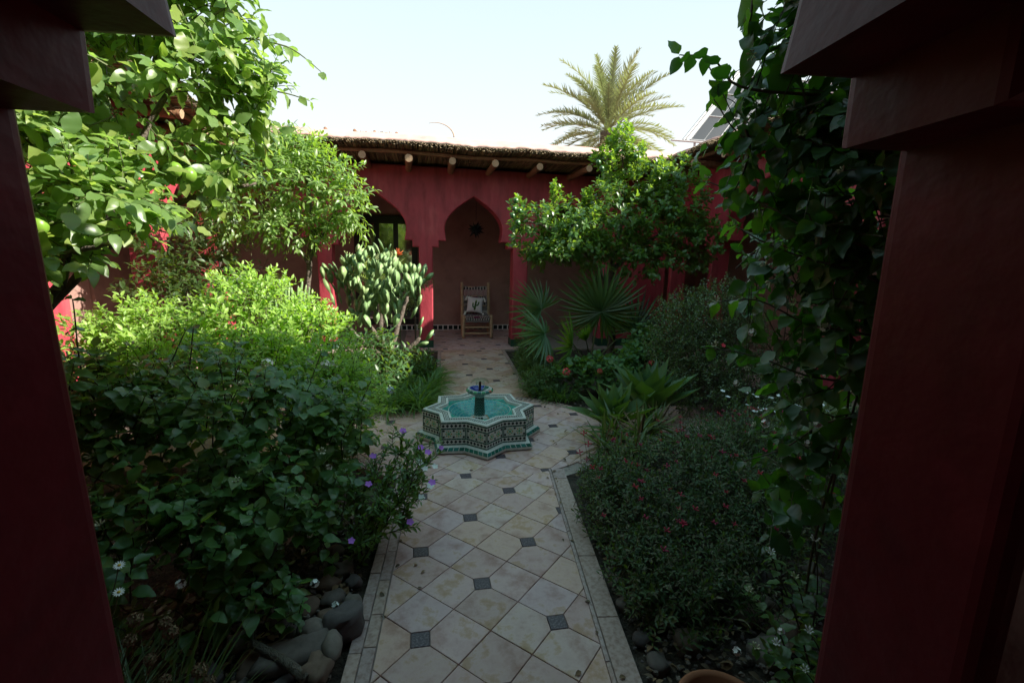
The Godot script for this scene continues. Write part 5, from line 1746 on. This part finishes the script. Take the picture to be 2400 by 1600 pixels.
	limb(o, "trunk", [V(-0.65, -0.03, 7.1), V(-0.63, 0.6, 7.1), V(-0.65, 1.25, 7.1)], 0.07, 0.05, M.bark)
	o = base("torch_flower", V(-0.34, 0, 6.95), "small orange spiky flower beside the pale fronds", "flower")
	limb(o, "stem", [V(-0.34, 0, 6.95), V(-0.33, 0.9, 6.95), V(-0.34, 1.6, 6.95)], 0.012, 0.007, M.stem, 5)
	st = start(true)
	for i in 26:
		var d := (rdir() + Vector3(0.2, 0.8, 0.2)).normalized()
		tube(st, [Vector3.ZERO, d * 0.04 + Vector3.UP * 0.01, d * rr(0.07, 0.1) + Vector3.UP * 0.02], [0.004, 0.004, 0.0015], 4)
	put("flower_head", done(st), mat(lin(0.55, 0.1, 0.02), 0.6), o, Transform3D(Basis(), Vector3(0, 1.63, 0)))
	o = base("wispy_shrub", V(-0.1, 0, 7.35), "fine wispy green shrub against the red pillar beside the cactus", "shrub")
	mats = [leafmat(0.07, 0.13, 0.03, 0.2, 0.5), leafmat(0.09, 0.16, 0.04, 0.2, 0.5)]
	fill(o, {"blobs": [[V(-0.08, 1.28, 7.25), Vector3(0.24, 0.17, 0.22)], [V(-0.25, 1.1, 7.2), Vector3(0.24, 0.25, 0.22)]], "twigs": 220, "leaves": 10, "len": 0.16, "size": [0.02, 0.035], "mesh": [small[1]], "mats": mats, "out": 0.9, "up": 0.2, "wild": 0.4, "thick": 0.002, "sag": 0.6})
	limb(o, "trunk", [V(-0.1, 0, 7.35), V(-0.12, 0.6, 7.3), V(-0.12, 1.2, 7.25)], 0.02, 0.01, M.bark, 6)

	# low planting along the far path
	o = base("spear_leaf_plant", V(-0.25, 0, 6.1), "dark leafy plant between the cactus trunk and the far path", "plant")
	mats = [leafmat(0.035, 0.085, 0.03, 0.15), leafmat(0.05, 0.11, 0.035, 0.15)]
	fill(o, {"blobs": [[V(-0.62, 0.4, 5.75), Vector3(0.5, 0.38, 0.3)], [V(-0.3, 0.22, 6.0), Vector3(0.42, 0.25, 0.4)], [V(-0.1, 0.16, 6.6), Vector3(0.3, 0.2, 0.5)], [V(-0.45, 0.2, 5.5), Vector3(0.35, 0.22, 0.35)]], "twigs": 250, "leaves": 7, "len": 0.22, "size": [0.07, 0.14], "mesh": lance, "mats": mats, "parts": 80, "up": 1.0, "out": 0.4, "flat": 0.7, "droop": 0.3})
	blooms(o, "flower", M.pet, [mat(lin(0.6, 0.55, 0.75), 0.6)], [[V(0.16, 0.38, 7.6), Vector3(0, 1, 0.5), 0.03], [V(0.12, 0.36, 7.6), Vector3(0, 1, 0.5), 0.025]])
	o = base("lily_grass", V(-0.2, 0, 5.0), "dense clump of drooping dark green grass at the left of the paved circle", "grass clump")
	var gr := []
	for q in [[-0.35, 4.98, 0.16], [-0.1, 5.12, 0.16], [0.0, 5.45, 0.12], [-0.5, 5.05, 0.14], [-0.2, 5.35, 0.14], [0.08, 5.75, 0.1], [0.12, 6.2, 0.09], [-0.05, 5.0, 0.1]]:
		tuft(V(q[0], 0, q[1]) - o.position, 130, q[2], [0.24, 0.44], gr, 0.9)
	many("blade", blade(0.026, 1.6, 5), leafmat(0.045, 0.11, 0.03, 0.18, 0.4), o, gr.slice(0, 550))
	many("blade", blade(0.022, 1.3, 5), leafmat(0.065, 0.14, 0.035, 0.18, 0.4), o, gr.slice(550))

	# plants deep on the left
	o = base("drooping_tree", V(-3.0, 0, 7.6), "slim dark tree with drooping leaves in front of the far left corner pillar", "tree")
	mats = [leafmat(0.03, 0.06, 0.015, 0.12), leafmat(0.04, 0.075, 0.02, 0.12)]
	fill(o, {"blobs": [[V(-2.95, 1.75, 7.55), Vector3(0.25, 0.55, 0.25)], [V(-2.9, 2.2, 7.55), Vector3(0.4, 0.4, 0.3)]], "twigs": 70, "leaves": 8, "len": 0.25, "size": [0.1, 0.17], "mesh": lance, "mats": mats, "up": -0.2, "droop": 1.1, "out": 0.5})
	limb(o, "trunk", [V(-3.0, 0, 7.6), V(-2.93, 1.0, 7.6), V(-2.88, 2.2, 7.6)], 0.03, 0.018, M.bark, 6)
	o = base("shade_shrub", V(-2.3, 0, 4.9), "dark shrub in deep shade under the lemon tree by the left arcade", "shrub")
	fill(o, {"blobs": [[V(-2.35, 1.0, 4.9), Vector3(0.45, 0.6, 0.45)], [V(-2.0, 1.4, 5.2), Vector3(0.5, 0.5, 0.4)], [V(-2.5, 1.6, 5.4), Vector3(0.4, 0.5, 0.4)]], "twigs": 260, "leaves": 8, "len": 0.25, "size": [0.07, 0.12], "mesh": lance, "mats": mats, "up": 0.4, "droop": 0.5})
	limb(o, "trunk", [V(-2.3, 0, 4.9), V(-2.3, 0.6, 4.9), V(-2.2, 1.3, 5.0)], 0.03, 0.015, M.bark, 6)

func plants_right() -> void:
	var lance: Array = M.lance
	var small: Array = M.small
	var heart: Array = M.heart
	# lime tree
	var o := base("lime_tree", V(2.75, 0, 6.4), "broad glossy lime tree with small green fruit in front of the right arches", "tree")
	var mats := [leafmat(0.036, 0.092, 0.02, 0.18, 0.33), leafmat(0.048, 0.112, 0.024, 0.18, 0.36), leafmat(0.062, 0.135, 0.03, 0.2, 0.36)]
	var oval := [leaf(0.27, 0.9, 0.7, 0.15, 0.25, 5, 0.05, 0.08), leaf(0.25, 0.9, 0.75, 0.3, 0.35, 5, 0.05, 0.08)]
	limb(o, "trunk", [V(2.75, -0.05, 6.4), V(2.72, 0.6, 6.4), V(2.62, 1.1, 6.3), V(2.6, 1.6, 6.2)], 0.065, 0.05, M.bark)
	for q in [[V(2.62, 1.1, 6.3), V(2.2, 1.7, 6.1), V(1.7, 2.0, 6.0), V(1.3, 2.1, 6.0)], [V(2.6, 1.6, 6.2), V(2.7, 2.3, 6.2), V(2.65, 3.0, 6.2)], [V(2.6, 1.5, 6.2), V(3.1, 1.9, 6.2), V(3.6, 2.2, 6.2)]]: limb(o, "branch", q, 0.035, 0.01, M.bark, 7)
	var blobs := [[V(1.5, 2.0, 6.0), Vector3(0.42, 0.38, 0.42)], [V(1.95, 2.05, 6.0), Vector3(0.45, 0.42, 0.45)], [V(2.55, 2.2, 6.1), Vector3(0.55, 0.55, 0.5)], [V(3.15, 2.15, 6.2), Vector3(0.55, 0.6, 0.5)], [V(3.6, 2.35, 6.2), Vector3(0.38, 0.5, 0.42)], [V(2.6, 2.95, 6.2), Vector3(0.36, 0.3, 0.34)], [V(3.0, 1.7, 6.1), Vector3(0.6, 0.3, 0.5)], [V(1.6, 1.72, 5.95), Vector3(0.35, 0.2, 0.35)], [V(2.2, 1.75, 6.0), Vector3(0.4, 0.25, 0.4)], [V(3.45, 2.8, 6.2), Vector3(0.35, 0.28, 0.3)], [V(3.8, 1.95, 6.1), Vector3(0.35, 0.4, 0.4)], [V(2.95, 2.75, 6.2), Vector3(0.4, 0.35, 0.35)]]
	fill(o, {"blobs": blobs, "twigs": 1000, "leaves": 9, "len": 0.2, "size": [0.065, 0.115], "mesh": oval, "mats": mats, "parts": 200, "out": 0.8, "up": 0.55, "wild": 0.45, "flat": 0.7, "droop": 0.15, "tumble": 0.5, "shell": 0.5})
	fill(o, {"blobs": [[V(2.62, 3.2, 6.2), Vector3(0.2, 0.25, 0.2)], [V(1.68, 2.48, 6.0), Vector3(0.06, 0.12, 0.06)], [V(2.1, 2.45, 6.0), Vector3(0.08, 0.12, 0.08)], [V(1.15, 2.3, 6.0), Vector3(0.08, 0.14, 0.1)], [V(2.85, 3.1, 6.2), Vector3(0.12, 0.15, 0.12)], [V(2.35, 2.95, 6.1), Vector3(0.2, 0.12, 0.15)]], "twigs": 90, "leaves": 9, "len": 0.2, "size": [0.06, 0.1], "mesh": oval, "mats": [mats[2], leafmat(0.09, 0.19, 0.03, 0.28, 0.36)], "out": 0.3, "up": 1.2, "wild": 0.3, "open": 0.9})
	var st := start(true)
	var prof := []
	for i in 9: prof.append(Vector2(sin(PI * i / 8.0), -cos(PI * i / 8.0)))
	lathe(st, prof, 12)
	var ball := done(st)
	var fm := mat(lin(0.04, 0.12, 0.03), 0.35)
	for q in [V(1.12, 2.32, 5.75), V(1.1, 2.22, 5.72), V(1.16, 2.2, 5.7), V(1.08, 2.14, 5.72), V(1.14, 2.06, 5.7), V(2.2, 2.85, 5.9), V(2.25, 2.78, 5.9), V(3.1, 2.3, 5.75), V(3.15, 2.22, 5.75), V(2.7, 2.95, 5.9)]: put("lime", ball, fm, o, Transform3D(Basis().scaled(Vector3.ONE * rr(0.028, 0.036)), q - o.position))

	# fan palms
	o = base("fan_palm", V(2.3, 0, 6.1), "fan palm with wide stiff dark green fans behind the geraniums", "palm")
	var seg := strap([0.01, 0.026, 0.037, 0.042, 0.038, 0.028, 0.015, 0.002], 0.08, 0.9)
	var dk := [leafmat(0.055, 0.13, 0.055, 0.14, 0.4), leafmat(0.07, 0.15, 0.06, 0.14, 0.42)]
	var lt := [leafmat(0.07, 0.16, 0.03, 0.2, 0.42), leafmat(0.085, 0.18, 0.035, 0.2, 0.42)]
	var f0 := Vector3(0, 0.12, 0)
	var P := func(x: float, y: float, z: float) -> Vector3: return V(x, y, z) - Vector3(2.3, 0, -6.1)
	fan(o, f0, P.call(2.31, 0.97, 5.8), Vector3(-0.1, 0.15, 1), 170, 38, 0.68, seg, dk, 0.03)
	fan(o, f0, P.call(1.55, 0.68, 5.8), Vector3(-0.2, 0.75, 0.7), 125, 28, 0.52, seg, dk, 0.35)
	fan(o, f0, P.call(1.85, 0.55, 5.55), Vector3(0.1, 0.3, 1), 75, 16, 0.52, seg, lt, 0.0)
	fan(o, f0, P.call(2.05, 0.62, 5.6), Vector3(-0.2, 0.1, 1), 22, 7, 0.4, seg, lt, 0.0)
	fan(o, f0, P.call(2.95, 0.68, 6.1), Vector3(0.3, 0.3, 0.8), 160, 32, 0.6, seg, [leafmat(0.02, 0.04, 0.025, 0.08), dk[0]], 0.1)
	fan(o, f0, P.call(1.6, 0.95, 6.2), Vector3(-0.3, 0.8, 0.5), 110, 22, 0.55, seg, dk, 0.1)
	fan(o, f0, P.call(2.6, 1.15, 6.5), Vector3(0.2, 0.4, 0.9), 120, 24, 0.55, seg, dk, 0.05)
	limb(o, "trunk", [V(2.3, -0.05, 6.1), V(2.3, 0.18, 6.1)], 0.08, 0.06, M.bark)

	# herbs along the far path
	o = base("edging_herbs", V(1.5, 0, 5.6), "low fine-leaved herbs spilling along the right edge of the far path", "ground cover")
	mats = [leafmat(0.04, 0.085, 0.03, 0.15), leafmat(0.06, 0.11, 0.035, 0.15)]
	fill(o, {"blobs": [[V(1.4, 0.18, 5.35), Vector3(0.26, 0.22, 0.3)], [V(1.5, 0.22, 5.9), Vector3(0.28, 0.26, 0.4)], [V(1.6, 0.22, 6.6), Vector3(0.3, 0.26, 0.5)], [V(1.75, 0.25, 7.3), Vector3(0.28, 0.3, 0.5)]], "twigs": 700, "leaves": 10, "len": 0.2, "size": [0.03, 0.06], "mesh": [lance[0]], "mats": mats, "up": 0.9, "out": 0.5, "wild": 0.5, "sag": 0.5, "thick": 0.002})
	var gr := []
	for q in [[1.4, 5.3], [1.42, 5.6], [1.5, 6.0], [1.5, 6.4], [1.6, 7.0], [1.5, 5.15], [1.65, 5.1]]: tuft(V(q[0], 0, q[1]) - o.position, 90, 0.13, [0.2, 0.36], gr, 0.8)
	many("blade", blade(0.022, 1.4, 4), mats[0], o, gr)

	# geraniums
	o = base("geranium", V(2.1, 0, 5.3), "bushy geranium with round leaves and red flower heads behind the agaves", "plant")
	mats = [leafmat(0.06, 0.14, 0.05, 0.15, 0.55), leafmat(0.08, 0.165, 0.06, 0.15, 0.55)]
	fill(o, {"blobs": [[V(1.8, 0.24, 5.25), Vector3(0.25, 0.2, 0.25)], [V(2.2, 0.3, 5.2), Vector3(0.4, 0.22, 0.3)], [V(2.65, 0.38, 5.3), Vector3(0.32, 0.25, 0.3)], [V(2.85, 0.55, 5.6), Vector3(0.22, 0.25, 0.25)]], "twigs": 330, "leaves": 5, "len": 0.14, "size": [0.055, 0.09], "mesh": M.round_leaf, "mats": mats, "parts": 140, "up": 0.9, "out": 0.5, "flat": 1.3, "droop": 0.1, "thick": 0.004, "sag": 0.0})
	var rd := [mat(lin(0.55, 0.03, 0.05), 0.6), mat(lin(0.62, 0.06, 0.08), 0.6)]
	var head := umbel(15, 5, 0.78, 0.34)
	for q in [[V(1.41, 0.52, 5.0), 0.05], [V(1.57, 0.4, 4.87), 0.055], [V(1.98, 0.39, 4.9), 0.036], [V(2.55, 0.5, 4.78), 0.042]]:
		var p: Vector3 = q[0]
		put("flower_head", head, rd[rng.randi() % 2], o, place_up(p - o.position, Vector3(0, 0.8, 0.6), q[1]))
		limb(o, "stem", [p + Vector3(0.2, -0.2, -0.35), p + Vector3(0.05, -0.05, -0.03), p], 0.003, 0.002, M.stem, 4)

	# agaves
	var blades := [strap([0.1, 0.115, 0.15, 0.185, 0.195, 0.17, 0.11, 0.04, 0.001], 0.1, 0.4), strap([0.1, 0.115, 0.145, 0.175, 0.185, 0.16, 0.1, 0.035, 0.001], -0.1, 0.45)]
	mats = [leafmat(0.06, 0.125, 0.05, 0.1, 0.5), leafmat(0.075, 0.145, 0.05, 0.1, 0.5), leafmat(0.05, 0.105, 0.05, 0.1, 0.5)]
	o = base("agave", V(2.2, 0, 4.15), "large soft-leaved green agave rosette beside the right of the paved circle", "agave")
	rosette(o, Vector3(0, 0.12, 0), 30, 0.64, 36, 88, blades, mats)
	limb(o, "stem", [V(2.2, -0.03, 4.15), V(2.2, 0.14, 4.15)], 0.06, 0.05, M.bark)
	o = base("agave", V(1.72, 0, 3.9), "smaller light green agave leaning over the paving in front of the large one", "agave")
	rosette(o, Vector3(0, 0.1, 0), 26, 0.5, 28, 86, blades, [mats[1], mats[0]])
	limb(o, "stem", [V(1.72, -0.03, 3.9), V(1.72, 0.12, 3.9)], 0.05, 0.04, M.bark)
	# aloe tangle
	o = base("aloe", V(1.6, 0, 3.45), "tangled narrow-leaved aloe with yellowed and dried leaves at the right edge of the circle", "aloe")
	var spike := [strap([0.06, 0.062, 0.056, 0.046, 0.03, 0.014, 0.001], 0.3, 0.7), strap([0.06, 0.06, 0.054, 0.042, 0.028, 0.012, 0.001], -0.15, 0.7)]
	var am := [leafmat(0.085, 0.12, 0.04, 0.1), leafmat(0.06, 0.1, 0.035, 0.1), leafmat(0.15, 0.14, 0.05, 0.1), mat(lin(0.2, 0.13, 0.07), 0.8)]
	for q in [[1.46, 3.42, 0.12], [1.6, 3.6, 0.18], [1.5, 3.22, 0.1], [1.78, 3.45, 0.2], [1.66, 3.25, 0.14], [1.95, 3.6, 0.16], [2.1, 3.75, 0.14]]: rosette(o, V(q[0], q[2], q[1]) - o.position, 24, 0.37, -25, 75, spike, am)

	# small-leaved shrub
	o = base("small_leaf_shrub", V(3.05, 0, 4.7), "dense grey-green shrub of tiny leaves below the right arcade arch", "shrub")
	mats = [leafmat(0.075, 0.115, 0.05, 0.12, 0.32), leafmat(0.1, 0.145, 0.06, 0.12, 0.32), leafmat(0.055, 0.085, 0.045, 0.1, 0.3)]
	blobs = [[V(2.9, 1.0, 4.7), Vector3(0.42, 0.42, 0.4)], [V(3.4, 1.1, 4.8), Vector3(0.42, 0.42, 0.4)], [V(3.05, 0.6, 4.6), Vector3(0.5, 0.45, 0.45)], [V(2.65, 0.75, 4.6), Vector3(0.28, 0.35, 0.3)], [V(3.6, 0.75, 4.7), Vector3(0.4, 0.45, 0.4)], [V(2.9, 0.35, 4.3), Vector3(0.5, 0.35, 0.35)], [V(3.6, 0.35, 4.3), Vector3(0.5, 0.35, 0.4)]]
	fill(o, {"blobs": blobs, "twigs": 2100, "leaves": 14, "len": 0.27, "size": [0.022, 0.038], "mesh": [leaf(0.26, 0.9, 0.8, 0.1, 0.2, 2)], "mats": mats, "out": 0.6, "up": 0.7, "wild": 0.6, "thick": 0.002, "wood": M.dark_stem, "flat": 0.3, "tumble": 0.9})
	for i in 6: limb(o, "stem", [V(3.05 + rr(-0.1, 0.1), -0.03, 4.7), V(3.05 + rr(-0.3, 0.3), 0.4, 4.65), V(3.05 + rr(-0.5, 0.5), 0.95, 4.7)], 0.012, 0.004, M.dark_stem, 5)
	blooms(o, "red_flower", M.pet, rd, [[V(2.98, 0.82, 4.15), Vector3(0, 0.6, 0.8), 0.025]])

	# salvia, filling the near right bed
	o = base("salvia", V(1.9, 0, 2.7), "wide dark bush of narrow leaves dotted with small crimson flowers right of the path", "bush")
	mats = [leafmat(0.03, 0.066, 0.018, 0.1, 0.6), leafmat(0.042, 0.082, 0.021, 0.1, 0.6), leafmat(0.023, 0.05, 0.016, 0.1, 0.6), leafmat(0.09, 0.085, 0.04, 0.08, 0.6)]
	var clear := func(p: Vector3) -> bool: return p.x < (0.6 if p.y > 0.1 else 0.7) + 0.131 * -p.z or (-p.z > 3.0 and p.x < 2.0)
	blobs = [[V(1.15, 0.14, 1.75), Vector3(0.25, 0.16, 0.25)], [V(1.6, 0.16, 1.75), Vector3(0.3, 0.16, 0.2)], [V(1.6, 0.24, 2.6), Vector3(0.55, 0.28, 0.5)], [V(2.2, 0.22, 2.8), Vector3(0.55, 0.27, 0.6)], [V(1.2, 0.2, 2.4), Vector3(0.32, 0.24, 0.45)], [V(1.1, 0.14, 1.95), Vector3(0.25, 0.17, 0.3)], [V(1.9, 0.2, 2.2), Vector3(0.5, 0.25, 0.4)], [V(2.7, 0.22, 2.6), Vector3(0.5, 0.28, 0.6)], [V(1.4, 0.15, 2.0), Vector3(0.35, 0.2, 0.3)], [V(1.3, 0.16, 2.85), Vector3(0.22, 0.17, 0.25)], [V(2.5, 0.25, 3.2), Vector3(0.5, 0.2, 0.3)]]
	var tips := fill(o, {"blobs": blobs, "twigs": 2300, "leaves": 14, "len": 0.25, "size": [0.025, 0.05], "mesh": [leaf(0.17, 0.85, 0.8, 0.15, 0.25, 3), leaf(0.14, 0.85, 0.8, 0.3, 0.25, 3)], "mats": mats, "out": 0.4, "up": 1.1, "wild": 0.75, "thick": 0.0022, "wood": M.dark_stem, "flat": 0.5, "clear": clear, "paired": true, "open": 1.1, "shut": 0.6})
	st = start(true)
	for i in 4:
		var a := TAU * i / 4 + 0.4
		var d := Vector3(cos(a), 0.35, sin(a))
		tube(st, [Vector3.ZERO, d * 0.4 + Vector3.UP * 0.12, d * 0.95 + Vector3.UP * 0.1], [0.08, 0.16, 0.2], 5)
	fill(o, {"blobs": [[V(1.9, 0.42, 2.7), Vector3(0.8, 0.14, 0.6)], [V(2.6, 0.5, 2.9), Vector3(0.5, 0.2, 0.5)], [V(1.3, 0.34, 2.5), Vector3(0.25, 0.12, 0.4)]], "twigs": 150, "leaves": 12, "len": 0.3, "size": [0.025, 0.05], "mesh": [leaf(0.16, 0.85, 0.8, 0.2, 0.25, 3)], "mats": mats, "out": 0.15, "up": 1.6, "wild": 0.5, "thick": 0.002, "wood": M.dark_stem, "paired": true, "open": 1.0, "clear": clear})
	var lip := done(st)
	var crim := [mat(lin(0.4, 0.008, 0.05), 0.6), mat(lin(0.32, 0.01, 0.07), 0.6), mat(lin(0.45, 0.012, 0.035), 0.6)]
	var wh := []
	for i in range(0, tips.size(), 9):
		if tips[i][0].y > 0.26: wh.append([tips[i][0] + Vector3(rr(-0.02, 0.02), rr(0.03, 0.1), 0), Vector3(rr(-0.4, 0.4), 1, 0.3), rr(0.014, 0.022)])
	for q in [V(1.12, 0.42, 3.0), V(1.08, 0.3, 2.95), V(1.1, 0.28, 2.75), V(1.12, 0.38, 2.9)]: wh.append([q, Vector3(-0.4, 0.8, 0.3), 0.025])
	blooms(o, "flower", lip, crim, wh)
	for w in wh: limb(o, "flower_stem", [w[0] + Vector3(0.03, -0.16, 0), w[0] + Vector3(0.01, -0.06, 0), w[0]], 0.0016, 0.0012, M.dark_stem, 3)

	# white phlox and striped grass towards the right arcade
	o = base("white_flower_patch", V(3.3, 0, 3.7), "low patch of small white flowers deep in the right bed behind the vine", "flowers")
	fill(o, {"blobs": [[V(3.2, 0.2, 3.7), Vector3(0.45, 0.2, 0.35)], [V(3.6, 0.2, 3.3), Vector3(0.4, 0.2, 0.3)]], "twigs": 160, "leaves": 8, "len": 0.15, "size": [0.03, 0.05], "mesh": [lance[0]], "mats": [mats[0]], "up": 1.0})
	wh = []
	for i in 26: wh.append([V(rr(2.8, 3.7), rr(0.34, 0.44), rr(3.35, 3.95)), Vector3(rr(-0.3, 0.3), 1, rr(0, 0.5)), rr(0.02, 0.03)])
	blooms(o, "white_flower", M.pet, [M.petal], wh)
	o = base("striped_grass", V(4.05, 0, 4.0), "pale striped ornamental grass arching beside the right arcade", "grass clump")
	gr = []
	tuft(Vector3(0, 0.05, 0), 160, 0.14, [0.45, 0.75], gr, 0.9)
	many("blade", blade(0.014, 1.6, 6), leafmat(0.3, 0.33, 0.2, 0.15), o, gr)
	o = base("black_planter", V(4.2, 0, 4.75), "black planter pot on the ground in front of the right arcade", "pot")
	st = start(true)
	lathe(st, [Vector2(0.12, 0), Vector2(0.17, 0.02), Vector2(0.2, 0.32), Vector2(0.19, 0.33), Vector2(0.17, 0.28), Vector2(0.0, 0.27)], 20)
	put("body", done(st), mat(lin(0.03, 0.028, 0.03), 0.6), o)

	# climbing jasmine close on the right
	o = base("jasmine_vine", V(1.55, 0, 1.5), "big-leaved climbing jasmine hanging close beside the right pillar", "vine")
	mats = [leafmat(0.022, 0.06, 0.016, 0.1, 0.4, Color(0.3, 1.0, 0.05)), leafmat(0.028, 0.075, 0.018, 0.13, 0.42, Color(0.33, 1.0, 0.05)), leafmat(0.018, 0.045, 0.014, 0.07, 0.38, Color(0.3, 1.0, 0.05)), leafmat(0.04, 0.1, 0.022, 0.18, 0.42, Color(0.4, 1.0, 0.05))]
	var lv := []
	for q in [[V(1.5, 2.0, 1.3), V(1.26, 2.02, 1.35), V(1.21, 2.07, 1.45), V(1.14, 2.05, 1.5), V(1.07, 2.1, 1.55), V(1.01, 2.21, 1.6)], [V(1.3, 2.2, 1.45), V(1.04, 2.22, 1.5), V(0.99, 2.34, 1.6), V(0.92, 2.38, 1.7)], [V(1.55, 1.66, 1.25), V(1.36, 1.72, 1.3), V(1.27, 1.77, 1.4), V(1.21, 1.84, 1.5), V(1.17, 1.91, 1.65), V(1.11, 1.96, 1.75)], [V(1.55, 1.55, 1.25), V(1.38, 1.63, 1.3), V(1.28, 1.67, 1.4), V(1.2, 1.72, 1.5), V(1.15, 1.78, 1.6)], [V(1.04, 2.75, 1.5), V(1.05, 2.48, 1.5), V(1.05, 2.4, 1.5), V(1.06, 2.29, 1.5)], [V(1.6, 1.4, 1.3), V(1.47, 1.42, 1.35), V(1.36, 1.44, 1.45), V(1.24, 1.51, 1.55), V(1.11, 1.5, 1.6)], [V(1.7, 1.2, 1.35), V(1.56, 1.22, 1.4), V(1.44, 1.23, 1.5), V(1.31, 1.28, 1.6), V(1.18, 1.3, 1.7)], [V(1.7, 1.15, 1.35), V(1.58, 1.09, 1.4), V(1.54, 1.02, 1.5), V(1.44, 0.91, 1.55), V(1.3, 0.84, 1.6)], [V(1.07, 2.1, 1.5), V(1.1, 2.02, 1.5), V(1.07, 1.92, 1.5), V(1.07, 1.85, 1.55)], [V(1.6, -0.03, 1.5), V(1.55, 0.6, 1.45), V(1.6, 1.3, 1.4), V(1.5, 2.0, 1.3), V(1.4, 2.7, 1.3)], [V(1.7, 0.0, 1.6), V(1.7, 0.7, 1.55), V(1.65, 1.2, 1.5), V(1.45, 1.8, 1.45), V(1.2, 2.3, 1.45), V(1.15, 2.9, 1.45)]]:
		limb(o, "stem", q, 0.006, 0.002, M.dark_stem, 5)
		for l in stem_leaves(q, 8, [0.08, 0.125], 0.6, 1.0): lv.append(Transform3D(l.basis, l.origin - o.position))
	spread(o, lv, {"parts": 200, "mesh": heart, "mats": [mats[1], mats[3], mats[0]]})
	blobs = [[V(1.3, 2.3, 1.45), Vector3(0.24, 0.3, 0.2)], [V(1.4, 1.95, 1.4), Vector3(0.24, 0.3, 0.22)], [V(1.5, 1.6, 1.42), Vector3(0.26, 0.3, 0.24)], [V(1.6, 1.2, 1.5), Vector3(0.28, 0.3, 0.26), 0.5], [V(1.66, 0.85, 1.6), Vector3(0.26, 0.26, 0.24), 0.3], [V(1.28, 2.7, 1.5), Vector3(0.24, 0.25, 0.2)], [V(1.75, 0.55, 1.7), Vector3(0.24, 0.24, 0.24), 0.25], [V(1.35, 2.1, 1.6), Vector3(0.28, 0.4, 0.2)], [V(1.6, 1.6, 1.7), Vector3(0.3, 0.4, 0.25)], [V(1.8, 1.1, 1.8), Vector3(0.3, 0.35, 0.25), 0.3]]
	tips = fill(o, {"blobs": blobs, "twigs": 330, "leaves": 6, "len": 0.26, "size": [0.04, 0.13], "mesh": heart, "mats": mats, "parts": 130, "out": 0.5, "up": -0.1, "wild": 0.6, "flat": 0.6, "droop": 0.7, "tumble": 0.5, "paired": true, "open": 1.3, "shut": 0.8, "wood": M.dark_stem, "thick": 0.003})
	wh = []
	for q in [V(1.24, 1.17, 1.62), V(1.38, 1.0, 1.6), V(1.4, 1.43, 1.4), V(1.27, 1.38, 1.6), V(1.48, 1.05, 1.45), V(1.5, 0.95, 1.5), V(1.22, 1.72, 1.5)]: wh.append([q, Vector3(-0.4, 0.3, 0.8), rr(0.016, 0.022)])
	blooms(o, "flower", M.jas, [M.petal], wh)
	wh = []
	for i in range(0, tips.size(), 5): wh.append([tips[i][0], tips[i][1], rr(0.02, 0.03)])
	for q in [V(1.11, 1.97, 1.74), V(1.12, 1.78, 1.58), V(1.1, 1.5, 1.6), V(1.18, 1.31, 1.69)]: wh.append([q, Vector3(-0.6, 0.6, 0.3), 0.028])
	blooms(o, "bud_cluster", M.bud, [M.budc, mat(lin(0.3, 0.38, 0.15), 0.6)], wh)

	# low jasmine at the lower right
	o = base("low_jasmine", V(1.5, 0, 1.35), "low jasmine with white buds and flowers at the lower right beside the pillar", "bush")
	mats = [leafmat(0.04, 0.1, 0.03, 0.18, 0.38), leafmat(0.05, 0.12, 0.035, 0.18, 0.4)]
	lv = []
	wh = []
	for q in [[V(1.45, 0.0, 1.35), V(1.38, 0.2, 1.38), V(1.3, 0.32, 1.4), V(1.25, 0.38, 1.42)], [V(1.5, 0, 1.3), V(1.45, 0.25, 1.38), V(1.38, 0.42, 1.42), V(1.34, 0.52, 1.44)], [V(1.5, 0, 1.3), V(1.4, 0.12, 1.32), V(1.3, 0.18, 1.32), V(1.22, 0.22, 1.32)], [V(1.55, 0, 1.4), V(1.52, 0.25, 1.42), V(1.47, 0.4, 1.44)], [V(1.45, 0, 1.3), V(1.35, 0.08, 1.28), V(1.25, 0.1, 1.26)], [V(1.55, 0, 1.3), V(1.48, 0.2, 1.3), V(1.4, 0.3, 1.28)], [V(1.4, 0, 1.25), V(1.3, 0.2, 1.25), V(1.24, 0.3, 1.25)], [V(1.6, 0, 1.45), V(1.6, 0.3, 1.45), V(1.55, 0.55, 1.45)], [V(1.45, 0, 1.2), V(1.38, 0.15, 1.2), V(1.3, 0.25, 1.18)]]:
		limb(o, "stem", q, 0.004, 0.002, M.dark_stem, 5)
		for l in stem_leaves(q, 9, [0.055, 0.09], 0.3, 1.2): lv.append(Transform3D(l.basis, l.origin - o.position))
		wh.append([q[-1], Vector3(-0.3, 1, 0.2), rr(0.025, 0.03)])
	spread(o, lv, {"parts": 170, "mesh": heart, "mats": mats})
	blooms(o, "bud_cluster", M.bud, [M.petal, M.budc], wh)
	blooms(o, "flower", M.jas, [M.petal], [[V(1.14, 0.22, 1.32), Vector3(-0.3, 0.8, 0.4), 0.02], [V(1.3, 0.3, 1.3), Vector3(-0.3, 0.8, 0.4), 0.017]])
